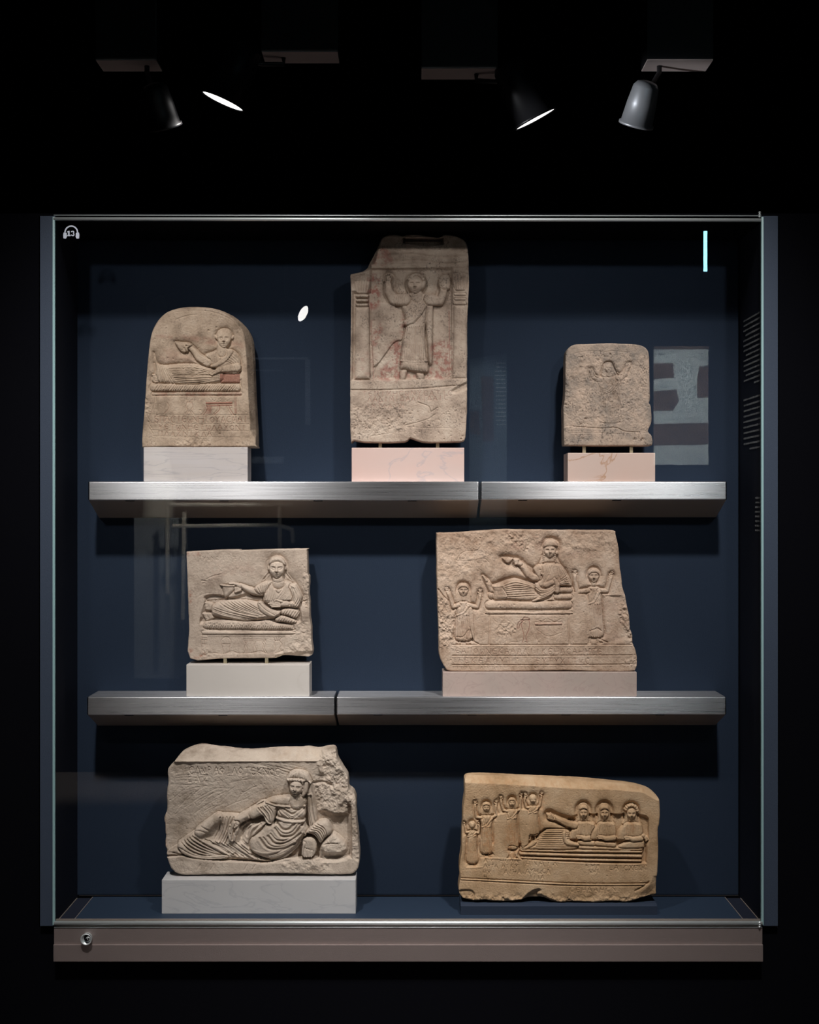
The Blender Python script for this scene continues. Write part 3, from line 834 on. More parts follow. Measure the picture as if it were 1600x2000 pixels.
# ================================================================== stone materials
M['s1'] = stone('stele_limestone_tan', (.36, .29, .22), (.50, .42, .33), (.56, .49, .40), 26, (0.27, 0.10, 0.07), seed=1.1, pits=0.35)
M['s2'] = stone('stele_limestone_grey_tan', (.42, .35, .29), (.52, .45, .38), (.58, .53, .46), 22, (0.28, 0.08, 0.065), seed=2.3, pits=0.6)
M['s3'] = stone('stele_limestone_speckled', (.36, .34, .31), (.46, .40, .34), (.56, .47, .39), 34, (0.20, 0.14, 0.10), seed=4.3, pits=0.8)
M['s4'] = stone('stele_limestone_pale', (.50, .43, .36), (.58, .52, .45), (.62, .57, .50), 20, (0.34, 0.13, 0.08), seed=5.7, pits=0.15)
M['s5'] = stone('stele_limestone_ochre', (.46, .34, .25), (.54, .44, .35), (.58, .50, .42), 24, (0.22, 0.08, 0.06), seed=7.9, pits=0.3)
M['s6'] = stone('stele_limestone_white', (.50, .44, .36), (.60, .55, .48), (.63, .59, .52), 18, (0.42, 0.28, 0.17), seed=9.2, pits=0.1)
M['s7'] = stone('stele_limestone_yellow', (.52, .36, .20), (.58, .43, .27), (.60, .48, .33), 16, (0.42, 0.18, 0.06), seed=3.4, pits=0.05)

# ================================================================== round-topped stele
def stele_round():
    R = Relief(260, 560, 5.0, [(88, 1555), (92, 1400), (110, 1200), (122, 1000), (132, 850), (145, 700), (160, 560), (178, 450), (200, 375), (255, 295), (335, 230), (450, 192), (560, 184), (700, 190),
        (830, 215), (950, 270), (1050, 345), (1115, 430), (1145, 510), (1158, 620), (1166, 800), (1178, 1100), (1194, 1380), (1197, 1540), (1180, 1562), (900, 1560), (600, 1562), (300, 1558), (120, 1564)], seed=3, wob=0.3, gain=1.7)
    # front face narrower than the block: sloping right shoulder
    w, S = R.union([('p', [(60, 1600), (100, 1000), (150, 600), (200, 420), (330, 262), (560, 218), (760, 226), (900, 268), (1010, 350), (1075, 450), (1095, 560), (1112, 800), (1128, 1100), (1146, 1400), (1150, 1600)])], 20)
    R.H[w] -= np.clip(-S, 0, 20) * 1.6
    F = R.label('reclining_figure'); B = R.label('couch'); CU = R.label('cushion'); K = R.label('drinking_cup'); T = R.label('offering_table'); I = R.label('inscription')
    fig = [('p', [(840, 600), (780, 630), (700, 665), (740, 760), (800, 800), (870, 850), (1010, 855), (1052, 790), (1045, 700), (1005, 640), (935, 598)]), ('e', 888, 505, 84, 102),
           ('c', [(720, 740), (640, 690), (590, 620), (545, 575)], [48, 42, 32, 26]), ('p', [(405, 540), (470, 536), (565, 552), (560, 620), (500, 650), (440, 610)])]
    legs = [('p', [(200, 640), (222, 730), (270, 760), (330, 762), (450, 750), (600, 752), (730, 785), (830, 820), (885, 850), (865, 925), (700, 950), (450, 955), (300, 940), (190, 935), (180, 880), (215, 820)])]
    R.sink(fig + legs, 4.2, 5, 0.6)
    R.level([('P', [(185, 905), (1055, 905), (1055, 1060), (185, 1060)])], -2.5, 2)
    # couch
    R.form([('c', [(195, 985), (1015, 985)], 40)], -3.4, 3.8, 6, B, 1.4)
    R.folds([(180, 1040), (250, 935)], [(960, 1040), (1050, 935)], 34, 0.6, 1.3, B, 0.3)
    R.form([('c', [(195, 1047), (1050, 1043)], 17)], -2.6, 2.6, 3, B, 1.2)
    for x in (238, 1000): R.form([('P', [(x - 13, 1070), (x + 8, 1070), (x + 8, 1250), (x - 13, 1250)])], -0.2, 0.8, 1.5, B, 0.8)
    for P in ([(215, 1075), (205, 1160), (175, 1245)], [(225, 1075), (238, 1250)], [(1015, 1075), (1030, 1160), (1050, 1250)]): R.groove(P, 0.55, 0.9)
    R.form([('P', [(850, 850), (1040, 850), (1042, 937), (850, 937)])], -3.2, 2.4, 3, CU, 1, paint=0.75)
    R.folds([(870, 870), (870, 930)], [(1040, 860), (1040, 930)], 9, 0.5, .8, CU)
    # legs under drapery
    R.form(legs, -4.6, 4.8, 8, F, 0.6)
    R.folds([(330, 772), (450, 768), (600, 768), (730, 800), (830, 840)], [(430, 935), (500, 945), (650, 945), (840, 905)], 9, 0.75, 1.3, F)
    R.folds([(215, 690), (235, 800), (250, 920)], [(310, 770), (350, 850), (420, 945)], 5, 0.6, 1.1, F)
    R.folds([(420, 765), (520, 830), (700, 870)], [(600, 760), (700, 800), (800, 850)], 4, 0.55, .9, F)
    for i in range(5): R.form([('c', [(190 + 6 * i, 862 + 17 * i), (222 + 4 * i, 866 + 15 * i)], 9)], -3.6, 2.2, 1.6, F, .6)
    # torso and mantle
    R.form([('p', [(840, 605), (780, 630), (700, 665), (735, 750), (790, 790), (870, 840), (1010, 855), (1050, 790), (1045, 700), (1005, 640), (935, 603)])], -3.8, 4.6, 7, F, 1)
    R.folds([(730, 680), (770, 770)], [(900, 640), (860, 760)], 8, 0.55, .9, F)
    R.form([('p', [(935, 615), (980, 640), (900, 740), (800, 790), (755, 775), (850, 720)])], 0.2, 1.6, 3, F, .8)
    R.folds([(900, 740), (960, 770), (1000, 840)], [(985, 625), (1050, 700), (1055, 790)], 6, 0.6, 1.1, F)
    R.form([('c', [(860, 560), (865, 640)], [46, 52])], -2.4, 2.6, 6, F, .3)
    # raised arm with cup
    R.form([('c', [(728, 742), (640, 690), (590, 625), (550, 585)], [42, 38, 30, 25])], -2.8, 3.6, 5, F, 1)
    R.form([('p', [(405, 538), (470, 540), (560, 555), (545, 610), (500, 648), (445, 612)])], -2.6, 3.0, 5, K, 1)
    R.groove([(415, 545), (480, 556), (550, 562)], .6, 1.0)
    for i in range(4): R.form([('c', [(556 - 12 * i, 580 + 3 * i), (500 + 10 * i, 588 + 14 * i)][::-1], 8)], .4, 1.3, 1, F, .6)
    R.form([('c', [(565, 570), (520, 566)], 10)], .6, 1.2, 1.2, F, .5)
    # supporting arm
    R.form([('c', [(1015, 790), (930, 800), (850, 812)], [44, 38, 26])], -1.0, 3.4, 5, F, .9)
    R.folds([(900, 780), (890, 840)], [(1010, 760), (1040, 830)], 6, 0.55, .9, F)
    R.form([('c', [(850, 812), (800, 835)], [26, 24])], -0.6, 3, 3, F, .7)
    for i in range(4): R.form([('c', [(800, 824 + 7 * i), (748 + 8 * i, 850 + 5 * i)], 8)], .2, 1.6, 1, F, .6)
    # head: short hair, ears
    R.form([('e', 890, 480, 80, 76)], -3.4, 3.2, 7, F, 1.2)
    for x, a in ((806, -20), (974, 15)): R.form([('e', x, 492, 11, 24, a)], -3, 2.0, 2, F, .4)
    R.face(888, 512, 66, 90, -2.0, 4.6, F, turn=-0.05)
    # furniture below, outlined
    R.form([('P', [(710, 1128), (970, 1124), (970, 1142), (710, 1148)])], -.6, .9, 1, T, 1.1, paint=.8)
    R.form([('P', [(715, 1155), (970, 1150), (970, 1162), (715, 1168)])], -.6, .7, 1, T, .8, paint=.75)
    for P in ([(715, 1160), (725, 1200), (690, 1250)], [(840, 1160), (845, 1200), (795, 1250)], [(930, 1160), (955, 1210), (985, 1255)]):
        R.groove(P, .6, 1.1, paint=.75); R.groove([(x - 22, y) for x, y in P], .5, .8, paint=.4)
    for x in (790, 850, 920): R.groove([(x - 20, 1100), (x, 1118), (x + 22, 1100)], .5, .8)
    for P in ([(520, 1100), (530, 1130), (515, 1170), (535, 1205), (505, 1245)], [(580, 1100), (572, 1130), (585, 1170), (565, 1205), (595, 1245)], [(525, 1130), (575, 1130)], [(535, 1105), (545, 1130)], [(565, 1105), (555, 1130)],
              [(530, 1240), (550, 1215), (570, 1240)], [(330, 1130), (350, 1160), (340, 1200), (300, 1245)]): R.groove(P, .5, .9, paint=.3)
    R.daub([('P', [(710, 1165), (770, 1165), (760, 1240), (715, 1240)])], .5, 4, -.2)
    for y0, y1, x0 in ((1250, 1254, 160), (1335, 1342, 160), (1403, 1411, 180), (1462, 1472, 200)): R.groove([(x0, y0 - 2), (600, (y0 + y1) / 2), (1130, y1)], .45, .8, label=None)
    R.text('SPACIEWNHTOYACMAI', 205, 1262, 58, 54.5, .5, 1.15, I, .6, 3, 2, .75, .35)
    R.text('YETWNHETWLAYONI', 250, 1345, 48, 58, .5, 1.1, I, .6, 3, 5, .8, .35)
    R.text('PLAZNIKLA', 250, 1413, 46, 60, .5, 1.1, I, .4, 3, 7, .8, .3)
    for x, y in ((140, 1290), (150, 1350), (160, 1400)): R.groove([(x, y - 20), (x + 30, y + 30)], .6, 1)
    R.groove([(420, 320), (520, 285), (620, 270)], .8, .9)
    R.groove([(400, 250), (560, 232), (740, 240), (900, 290), (1010, 360)], .6, .6)
    R.rough([('p', [(430, 1500), (600, 1460), (760, 1520), (700, 1558), (450, 1556)])], 2.6, 7, 4, 3)
    R.rough([('p', [(110, 1080), (180, 1080), (170, 1250), (120, 1260)])], 1.4, 5, 8, 3)
    # paint remains
    R.daub([('p', [(240, 470), (500, 478), (770, 505), (790, 560), (700, 560), (560, 520), (430, 510), (260, 490)])], .40, 9, -.25, 5, 4)
    R.daub([('p', [(330, 600), (480, 660), (620, 700), (560, 740), (300, 740), (270, 660)])], .22, 12, -.3, 8, 5)
    R.daub([('p', [(960, 540), (1060, 540), (1080, 600), (980, 590)])], .3, 6, -.1, 9, 4)
    R.daub([('P', [(185, 1030), (1058, 1028), (1058, 1068), (185, 1072)])], .42, 6, -.15, 12)
    R.daub([('P', [(990, 1060), (1012, 1060), (1012, 1240), (990, 1240)])], .5, 6, -.3, 13)
    R.wear(.28, 5, 120, 21)
    return R.build('round_topped_stele', 'round-topped limestone stele with reclining figure, red cushion and three lines of writing', M['s1'], 0.119, 0.052, 3.5, 1.5,
        labels={'cushion': 'cushion with dark red paint', 'offering_table': 'small table outlined in red paint'})

# ================================================================== tall stele with standing praying figure
def stele_tall():
    R = Relief(660, 440, 3.846, [(96, 1600), (93, 1200), (97, 800), (100, 500), (94, 378), (108, 360), (170, 348), (212, 318), (240, 258), (270, 210), (300, 160), (325, 105), (370, 76), (430, 70), (490, 80), (520, 70),
        (600, 68), (700, 85), (760, 92), (795, 72), (835, 70), (900, 85), (950, 112), (974, 160), (982, 250), (986, 400), (983, 520), (974, 700), (972, 1100), (970, 1400), (958, 1590), (935, 1620), (860, 1627), (700, 1632),
        (620, 1622), (545, 1598), (505, 1624), (350, 1632), (200, 1628), (120, 1615)], seed=7, wob=0.5, gain=1.5)
    FG = R.label('standing_figure'); CO = R.label('column'); CO2 = R.label('column'); I = R.label('inscription'); LG = R.label('ground_ledge')
    # mortise cut in the top
    R.level([('P', [(495, 98), (790, 98), (790, 140), (640, 148), (495, 130)])], -22, 0.8)
    # broken left shoulder
    w, S = R.union([('P', [(340, 60), (300, 210), (290, 262), (250, 330), (190, 352), (60, 380), (60, 0), (340, 0)])], 3)
    R.H[w] = np.where(S > 0, -np.clip(S, 0, 22) * 1.8, R.H[w])
    # gable mouldings
    R.level([('P', [(250, 325), (860, 325), (860, 1155), (110, 1155), (110, 500), (240, 500)])], -5.5, 2.5)
    R.form([('P', [(245, 290), (985, 285), (985, 318), (250, 326)])], -1.5, 1.5, 3, None, 1)
    R.groove([(380, 225), (560, 215), (760, 240), (960, 232)], 2.4, 1.8); R.groove([(400, 268), (600, 262), (800, 285), (970, 275)], 1.8, 1.4)
    R.rough([('P', [(310, 200), (985, 200), (985, 330), (310, 330)])], 1.3, 14, 4, 4)
    # columns
    for L, x0, x1, yt in ((CO, 128, 238, 620), (CO2, 865, 972, 600)):
        R.form([('P', [(x0, yt - 10), (x1, yt - 10), (x1 + 6, 1160), (x0 - 6, 1160)])], -5.5, 6, 10, L, 1.2)
        for y, hgt in ((530, 14), (565, 12), (598, 12)):
            R.form([('c', [(x0 + 18, y - (10 if L == CO2 else 0)), (x1 - 18, y - (10 if L == CO2 else 0))], hgt)], -3.5, 4, 4, L, .8)
        cy = 450 if L == CO else 430
        R.form([('p', [(x0 - 4, cy - 65), (x1 + 2, cy - 65), (x1 - 8, cy + 50), ((x0 + x1) / 2, cy + 66), (x0 + 10, cy + 50)])], -3.0, 4.5, 7, L, .8)
        for i in range(5):
            x = x0 + 12 + i * 21; R.groove([(x, cy - 55), (x + (4 - 2 * i), cy), (x + (8 - 4 * i), cy + 45)], .8, 1.5, L)
        R.groove([(x0, cy - 30), (x1, cy - 36)], .8, 1.0, L)
    # figure
    R.sink([('e', 585, 440, 80, 85), ('c', [(385, 390), (385, 500), (430, 560)], 42), ('c', [(800, 420), (790, 500), (760, 560)], 42)], 3.5, 3, 0)
    body = [('p', [(505, 520), (600, 500), (690, 525), (705, 600), (668, 700), (655, 800), (662, 950), (684, 1098), (600, 1108), (510, 1085), (466, 1070), (478, 900), (505, 770), (498, 680), (480, 610)])]
    R.form([('p', [(470, 1075), (520, 1080), (515, 1130), (500, 1165), (465, 1165)])], -6, 6, 5, FG, 1.5)
    R.form([('p', [(590, 1090), (640, 1095), (650, 1165), (600, 1165)])], -6, 6, 5, FG, 1.5)
    R.form(body, -6.0, 9.0, 11, FG, 2.0)
    R.form([('p', [(672, 560), (715, 560), (712, 800), (712, 1022), (684, 1032), (668, 850), (662, 700)])], -4.5, 5, 5, FG, 1.5)
    R.folds([(515, 770), (495, 900), (485, 1015)], [(650, 760), (655, 900), (662, 1015)], 9, 0.75, 1.5, FG)
    R.folds([(490, 1025), (485, 1070)], [(670, 1025), (680, 1095)], 9, 0.6, 1.1, FG)
    R.form([('p', [(478, 1012), (570, 1018), (665, 1012), (668, 1028), (570, 1036), (476, 1028)])], 1.6, 1.2, 1.5, FG, .5)
    R.form([('c', [(508, 735), (560, 715), (620, 650), (665, 575)], [22, 26, 26, 20])], 1.0, 3.4, 4, FG, 1.3)
    R.folds([(520, 540), (500, 660)], [(630, 540), (580, 680)], 8, .6, 1.0, FG)
    R.folds([(645, 600), (600, 690), (560, 730)], [(680, 570), (655, 650), (600, 725)], 2, .6, 1, FG)
    R.form([('c', [(505, 560), (425, 560), (385, 500), (378, 440)], [48, 44, 34, 26])], -4.0, 6.5, 7, FG, 1.8)
    R.folds([(425, 525), (415, 590)], [(520, 525), (500, 620)], 6, .6, 1.0, FG)
    R.form([('c', [(690, 560), (765, 570), (790, 520), (795, 470)], [46, 36, 30, 26])], -4.0, 6.0, 7, FG, 1.8)
    R.hand(382, 425, 3, 62, -1.8, FG, 4, 1, 6)
    R.form([('p', [(770, 380), (830, 365), (850, 420), (835, 480), (780, 480), (755, 430)])], -4.2, 3.2, 8, FG, 1.5)
    R.rough([('p', [(760, 370), (860, 360), (860, 480), (770, 480)])], 1.6, 8, 6, 3)
    R.form([('c', [(590, 490), (595, 540)], [40, 46])], -1, 3.0, 6, FG, .5)
    R.form([('e', 592, 430, 72, 72)], -3.5, 6.5, 9, FG, 2.5)
    R.face(582, 448, 58, 70, -1.2, 6.8, FG, turn=-0.15)
    for i in range(7):
        a = math.radians(200 + i * 23); R.form([('e', 590 + 58 * math.cos(a), 425 + 52 * math.sin(a), 13, 13)], 2.2, 1.6, 2, FG, .4)
    # ledge, inscription and the rough lower part
    R.form([('P', [(60, 1165), (990, 1150), (990, 1208), (860, 1205), (640, 1225), (300, 1238), (60, 1236)])], -2, 2.2, 3, LG, .8)
    R.groove([(100, 1238), (300, 1240), (640, 1228), (880, 1206)], .7, 1.3)
    R.level([('p', [(860, 1240), (985, 1175), (985, 1215), (890, 1262)])], -3, 2)
    R.text('TEPIMHCWNYCATIC', 185, 1252, 36, 46, .5, .9, I, -.8, 3, 4, .8, .35)
    R.text('LADIMIDALAIDAIC', 225, 1292, 34, 41, .5, .9, I, -.8, 3, 6, .8, .4)
    R.text('IMTLAIN', 215, 1340, 30, 42, .5, .7, I, .3, 3, 9, .8, .3)
    R.groove([(500, 1505), (600, 1480), (680, 1455), (730, 1420)], .8, 1.3); R.groove([(600, 1330), (680, 1360), (700, 1400), (750, 1370)], .9, 1.4); R.groove([(270, 1130), (300, 1040), (380, 920), (440, 870)], .8, 1.3)
    R.groove([(440, 1510), (620, 1520), (860, 1525)], .6, .7); R.groove([(250, 1585), (400, 1560), (520, 1545)], .7, .9)
    R.rough([('P', [(90, 1340), (520, 1340), (520, 1560), (90, 1600)])], 1.7, 7, 9, 8)
    R.rough([('P', [(250, 600), (450, 600), (460, 1000), (250, 1150)])], 1.0, 10, 10, 8)
    R.form([('p', [(255, 600), (420, 600), (490, 700), (485, 850), (420, 880), (290, 1050), (262, 1000)])], -4.2, 1.2, 6, None, .2)
    for a in (dict(pits=170, pit_box=(686, 790, 790, 850)), dict(pits=90, pit_box=(790, 800, 905, 860)), dict(pits=60, pit_box=(720, 600, 850, 745))): R.wear(.12, 6, seed=31 + a['pits'], **a)
    for P, v, n, th, sd in (([(235, 380), (310, 380), (305, 590), (240, 620), (225, 500)], .75, 5, 0, 3), ([(250, 720), (330, 760), (300, 870), (260, 900)], .6, 4, .05, 4), ([(300, 170), (400, 190), (400, 290), (260, 300), (250, 260)], .45, 5, .05, 5),
                        ([(380, 900), (470, 880), (470, 1150), (330, 1160), (300, 1100), (400, 1000)], .6, 5, -.05, 6), ([(700, 900), (845, 880), (845, 1130), (700, 1150), (660, 1120), (720, 1040)], .62, 4, -.02, 7),
                        ([(490, 670), (520, 700), (490, 820), (470, 820)], .6, 4, 0, 8), ([(100, 1040), (275, 940), (280, 1160), (100, 1160)], .22, 6, .1, 9), ([(520, 1100), (600, 1105), (600, 1140), (520, 1140)], .5, 4, -.1, 10)):
        R.daub([('p', P)], v, n, th, sd, 4)
    R.groove([(836, 640), (840, 900), (836, 1130)], .7, .8, paint=.6); R.groove([(252, 720), (262, 1000), (268, 1150)], .6, .6, paint=.5)
    R.wear(.3, 6, 0, 41)
    return R.build('tall_stele', 'tall limestone stele with a praying figure between two columns, broken upper corner', M['s2'], 0.120, 0.050, 3.0, 0.5)

# ================================================================== small worn stele
def stele_small():
    R = Relief(1080, 650, 6.45, [(140, 1395), (137, 1200), (135, 950), (150, 830), (158, 650), (160, 400), (166, 262), (200, 192), (270, 148), (420, 141), (700, 130), (850, 136), (1000, 142), (1118, 160), (1190, 212), (1215, 300), (1220, 600),
        (1227, 810), (1214, 885), (1226, 900), (1240, 960), (1244, 1120), (1204, 1225), (1212, 1260), (1246, 1300), (1256, 1400), (1200, 1424), (900, 1422), (600, 1424), (300, 1420), (165, 1420)], cell=.7, seed=11, wob=.3, gain=1.5)
    F = R.label('standing_figure'); LG = R.label('ground_ledge')
    R.groove([(270, 262), (420, 232), (560, 232), (660, 242), (760, 228), (960, 248)], .6, .8)
    R.sink([('p', [(602, 560), (622, 440), (650, 380), (700, 360), (742, 370), (778, 440), (822, 530)]), ('c', [(480, 465), (515, 540), (560, 575)], 30), ('c', [(960, 400), (900, 510), (840, 550)], 34)], 2.6, 2.5, .3)
    R.form([('p', [(560, 560), (700, 545), (850, 545), (850, 700), (835, 900), (850, 1125), (620, 1135), (640, 950), (600, 750)])], -1.6, 2.2, 8, F, .8)
    R.form([('c', [(480, 480), (520, 560), (600, 590)], [24, 34, 40])], -2.2, 2.2, 5, F, .5)
    R.form([('c', [(960, 420), (905, 530), (830, 580)], [26, 36, 40])], -2.2, 2.2, 5, F, .5)
    R.form([('p', [(612, 550), (632, 440), (656, 392), (700, 372), (736, 380), (768, 440), (805, 535), (700, 560)])], -2.6, 2.0, 5, F, .6)
    R.face(702, 450, 44, 62, -1.2, 2.6, F)
    R.folds([(640, 760), (640, 950), (650, 1050)], [(830, 720), (820, 900), (820, 1050)], 6, .7, .6, F); R.folds([(620, 740), (700, 700), (760, 620)], [(640, 790), (740, 760), (820, 680)], 3, .8, .7, F)
    for P in ([(605, 555), (612, 500), (625, 440), (650, 380), (700, 361), (745, 372), (778, 440), (822, 525), (880, 524), (915, 450), (960, 400)], [(475, 455), (505, 490), (530, 548), (570, 562), (600, 548)]): R.groove(P, .65, 2.4)
    R.groove([(600, 1130), (720, 1140), (850, 1128)], .6, .8)
    R.form([('p', [(140, 1195), (330, 1188), (600, 1205), (800, 1200), (900, 1245), (1050, 1250), (1200, 1260), (1240, 1420), (140, 1420)])], 0, .9, 2.5, LG, .7)
    R.groove([(220, 1198), (330, 1186), (600, 1206), (790, 1195), (900, 1240), (1060, 1252), (1190, 1262)], .7, 1.3); R.groove([(190, 1268), (500, 1258), (760, 1275), (1000, 1270)], .5, .7); R.groove([(250, 540), (265, 1150), (500, 1160)], .5, .5)
    for y in (1295, 1320, 1345, 1240): R.groove([(200, y), (480, y - 6)], .35, .5)
    for i in range(9): R.groove([(1000 + i * 22, 170 - i), (950 + i * 22, 240)], .6, .45)
    for x, y, r in ((640, 300, 26), (722, 272, 20), (345, 310, 26), (1115, 680, 20), (950, 1105, 24), (375, 1335, 22), (290, 1295, 10), (1035, 1340, 28), (1110, 1345, 36), (420, 1085, 22), (350, 1150, 18)):
        R.rough([('e', x, y, r, r * .7)], 2.2, 3, int(x), 1.2, 3, 1.0)
    R.rough([('P', [(200, 260), (1200, 260), (1200, 1180), (200, 1180)])], 1.0, 5, 6, 6); R.rough([('p', [(130, 640), (190, 640), (190, 1010), (130, 1010)])], 2.6, 6, 8, 3, 4, 1.0)
    for P, v, sd in (([(260, 600), (600, 600), (560, 1080), (300, 1050)], .0, 3), ([(700, 560), (830, 560), (830, 900), (760, 850), (690, 700)], .55, 5), ([(380, 330), (600, 560), (560, 640), (240, 620), (240, 450)], .25, 6), ([(600, 640), (840, 600), (840, 1000), (620, 980)], .28, 7)):
        R.daub([('p', P)], v, 4, -.1, sd, 6)
    R.wear(.25, 4, 260, 51, psize=.7, pd=1.3)
    return R.build('small_stele', 'small worn stele with faint praying figure and rounded upper corners', M['s3'], 0.120, 0.042, 3.5, .3)

# ================================================================== square stele with smiling reclining figure
def stele_square():
    R = Relief(340, 1050, 5.517, [(134, 175), (150, 156), (300, 146), (500, 134), (700, 131), (712, 138), (1000, 129), (1405, 121), (1430, 140), (1438, 300), (1442, 400), (1455, 420), (1450, 600), (1460, 700), (1462, 850), (1475, 960),
        (1478, 1100), (1484, 1268), (1340, 1277), (1240, 1270), (1170, 1270), (1100, 1296), (900, 1300), (500, 1303), (172, 1302), (162, 1000), (152, 700), (142, 400)], seed=17, wob=.35, gain=1.35)
    F = R.label('reclining_figure'); B = R.label('mattress'); RL = R.label('bed_rail'); CU = R.label('pillow'); CU2 = R.label('pillow'); K = R.label('drinking_cup'); I = R.label('inscription')
    R.level([('p', [(335, 645), (430, 622), (560, 640), (640, 650), (1000, 560), (1350, 650), (1350, 760), (1280, 930), (330, 930), (300, 860), (322, 760), (345, 690)])], -6, 3)
    R.sink([('e', 1108, 320, 118, 135), ('c', [(1010, 480), (1080, 420), (1200, 420), (1290, 520), (1345, 640)], 40)], 5, 7, 0)
    R.sink([('c', [(700, 540), (900, 600)], 40)], 2.5, 4, 0)
    R.form([('p', [(350, 650), (430, 628), (560, 640), (640, 650), (800, 640), (975, 660), (970, 690), (620, 668), (430, 680), (345, 685)])], -8, 3, 4, None, 0)
    # mattress and rail
    R.form([('p', [(305, 945), (330, 905), (400, 885), (700, 892), (900, 900), (1010, 885), (1100, 915), (1280, 945), (1290, 970), (1275, 1000), (900, 1000), (500, 996), (350, 988), (310, 970)])], -5, 6.5, 7, B, 1.5)
    R.folds([(350, 990), (362, 950)], [(1265, 998), (1280, 955)], 40, .6, 2.2, B, .2)
    R.rough([('p', [(340, 890), (1000, 895), (1100, 925), (1090, 940), (340, 940)])], 1.4, 2.2, 3, 1)
    R.form([('p', [(300, 1008), (380, 1000), (700, 1010), (1000, 1005), (1275, 1010), (1280, 1045), (900, 1050), (350, 1050), (300, 1040)])], -3, 4, 4, RL, 1.4)
    R.level([('P', [(360, 1062), (1200, 1062), (1180, 1245), (360, 1255)])], -1.2, 1)
    for P in ([(300, 1055), (298, 1200), (300, 1240)], [(355, 1055), (355, 1190)], [(300, 1085), (350, 1085)], [(300, 1105), (352, 1105)], [(325, 1110), (330, 1180)], [(300, 1150), (352, 1150)],
              [(525, 1255), (520, 1190), (505, 1140), (510, 1100), (540, 1078), (575, 1075), (605, 1100), (610, 1140), (595, 1190), (600, 1250)], [(520, 1150), (600, 1150)],
              [(750, 1098), (985, 1100)], [(750, 1118), (985, 1118)], [(750, 1098), (750, 1118)], [(985, 1100), (985, 1118)], [(765, 1125), (770, 1150), (760, 1190), (770, 1215), (750, 1250)], [(785, 1125), (775, 1165), (790, 1200), (785, 1250)],
              [(855, 1125), (860, 1170), (850, 1210), (860, 1250)], [(880, 1125), (870, 1170), (885, 1210), (880, 1250)], [(945, 1125), (965, 1160), (955, 1200), (980, 1245)], [(965, 1120), (985, 1155), (975, 1200), (1000, 1245)],
              [(1075, 1080), (1085, 1110), (1130, 1112), (1160, 1080)], [(1090, 1112), (1080, 1150), (1095, 1190), (1085, 1230)], [(1135, 1112), (1160, 1150), (1140, 1190), (1150, 1220)], [(1100, 1080), (1105, 1108)], [(1128, 1080), (1122, 1108)],
              [(420, 1240), (530, 1255), (620, 1225), (700, 1248), (820, 1245), (930, 1225), (1000, 1250), (1100, 1245), (1180, 1215)]): R.groove(P, .55, 1.3, paint=.12)
    R.rough([('p', [(1150, 1210), (1300, 1090), (1320, 930), (1480, 900), (1485, 1200), (1380, 1245), (1200, 1240)])], 2.6, 9, 8, 6, 4, 1.2)
    R.level([('p', [(1110, 1290), (1180, 1262), (1260, 1250), (1485, 1235), (1490, 1290)])], -5, 3)
    R.rough([('p', [(290, 1180), (360, 1190), (430, 1270), (350, 1300), (290, 1300)])], 3.0, 8, 9, 4)
    # pillows
    for P, L in (([(1090, 862), (1160, 838), (1240, 860), (1320, 895), (1300, 930), (1180, 915), (1095, 905)], CU), ([(1140, 800), (1190, 760), (1280, 762), (1345, 790), (1340, 850), (1300, 872), (1230, 845), (1160, 830)], CU2)):
        R.form([('p', P)], -3, 5, 6, L, 1.5)
    R.folds([(1110, 910), (1150, 840)], [(1290, 935), (1330, 890)], 7, .7, 1.4, CU); R.folds([(1160, 835), (1200, 765)], [(1310, 875), (1360, 800)], 6, .8, 1.5, CU2)
    # feet
    for P, n in (([(330, 700), (345, 690), (420, 715), (415, 785), (335, 782)], 5), ([(303, 818), (320, 808), (400, 812), (435, 860), (420, 880), (345, 900)], 5)):
        R.form([('p', P)], -6, 5, 4, F, 1.5)
    for i in range(5):
        R.form([('c', [(336, 705 + 16 * i), (360, 706 + 16 * i)], 7)], -2.6, 1.8, 1, F, .6); R.form([('c', [(312 + 8 * i, 822 + 16 * i), (340 + 7 * i, 822 + 15 * i)], 7)], -2.6, 1.8, 1, F, .6)
    # draped legs
    R.form([('p', [(405, 760), (420, 730), (480, 690), (620, 670), (780, 672), (900, 698), (1000, 750), (1090, 785), (1155, 800), (1120, 850), (1040, 880), (900, 890), (740, 902), (560, 875), (425, 850), (400, 810)])], -5.5, 8, 11, F, 2)
    R.folds([(470, 700), (560, 760), (700, 810), (900, 850)], [(780, 675), (850, 720), (930, 770), (1020, 830)], 8, .95, 1.7, F)
    R.folds([(415, 790), (520, 830), (650, 860), (760, 885)], [(430, 745), (560, 790), (720, 830), (900, 865)], 5, .9, 1.4, F)
    R.form([('p', [(900, 700), (940, 690), (1000, 740), (1090, 780), (1150, 790), (1130, 840), (1060, 860), (980, 830), (920, 780)])], 1, 3.4, 5, F, 1.2)
    R.folds([(910, 710), (980, 780), (1080, 840)], [(960, 700), (1040, 770), (1140, 800)], 6, .75, 1.5, F)
    # torso
    R.form([('p', [(1005, 500), (1060, 470), (1110, 490), (1200, 468), (1270, 490), (1330, 590), (1355, 700), (1250, 755), (1100, 740), (975, 700), (960, 640), (985, 560)])], -4, 9, 11, F, 2)
    R.form([('e', 1020, 610, 48, 70, 10), ('e', 1175, 610, 52, 66, -8)], 2.5, 2.6, 8, F, 0, 'max')
    R.folds([(1000, 500), (985, 600), (1000, 690)], [(1075, 480), (1085, 580), (1110, 670)], 6, .65, 1.2, F); R.folds([(1110, 660), (1170, 580), (1200, 490)], [(1170, 690), (1240, 610), (1270, 500)], 6, .65, 1.2, F)
    R.groove([(1060, 475), (1090, 560), (1130, 600), (1180, 540), (1215, 475)], 1.0, 1.5, F)
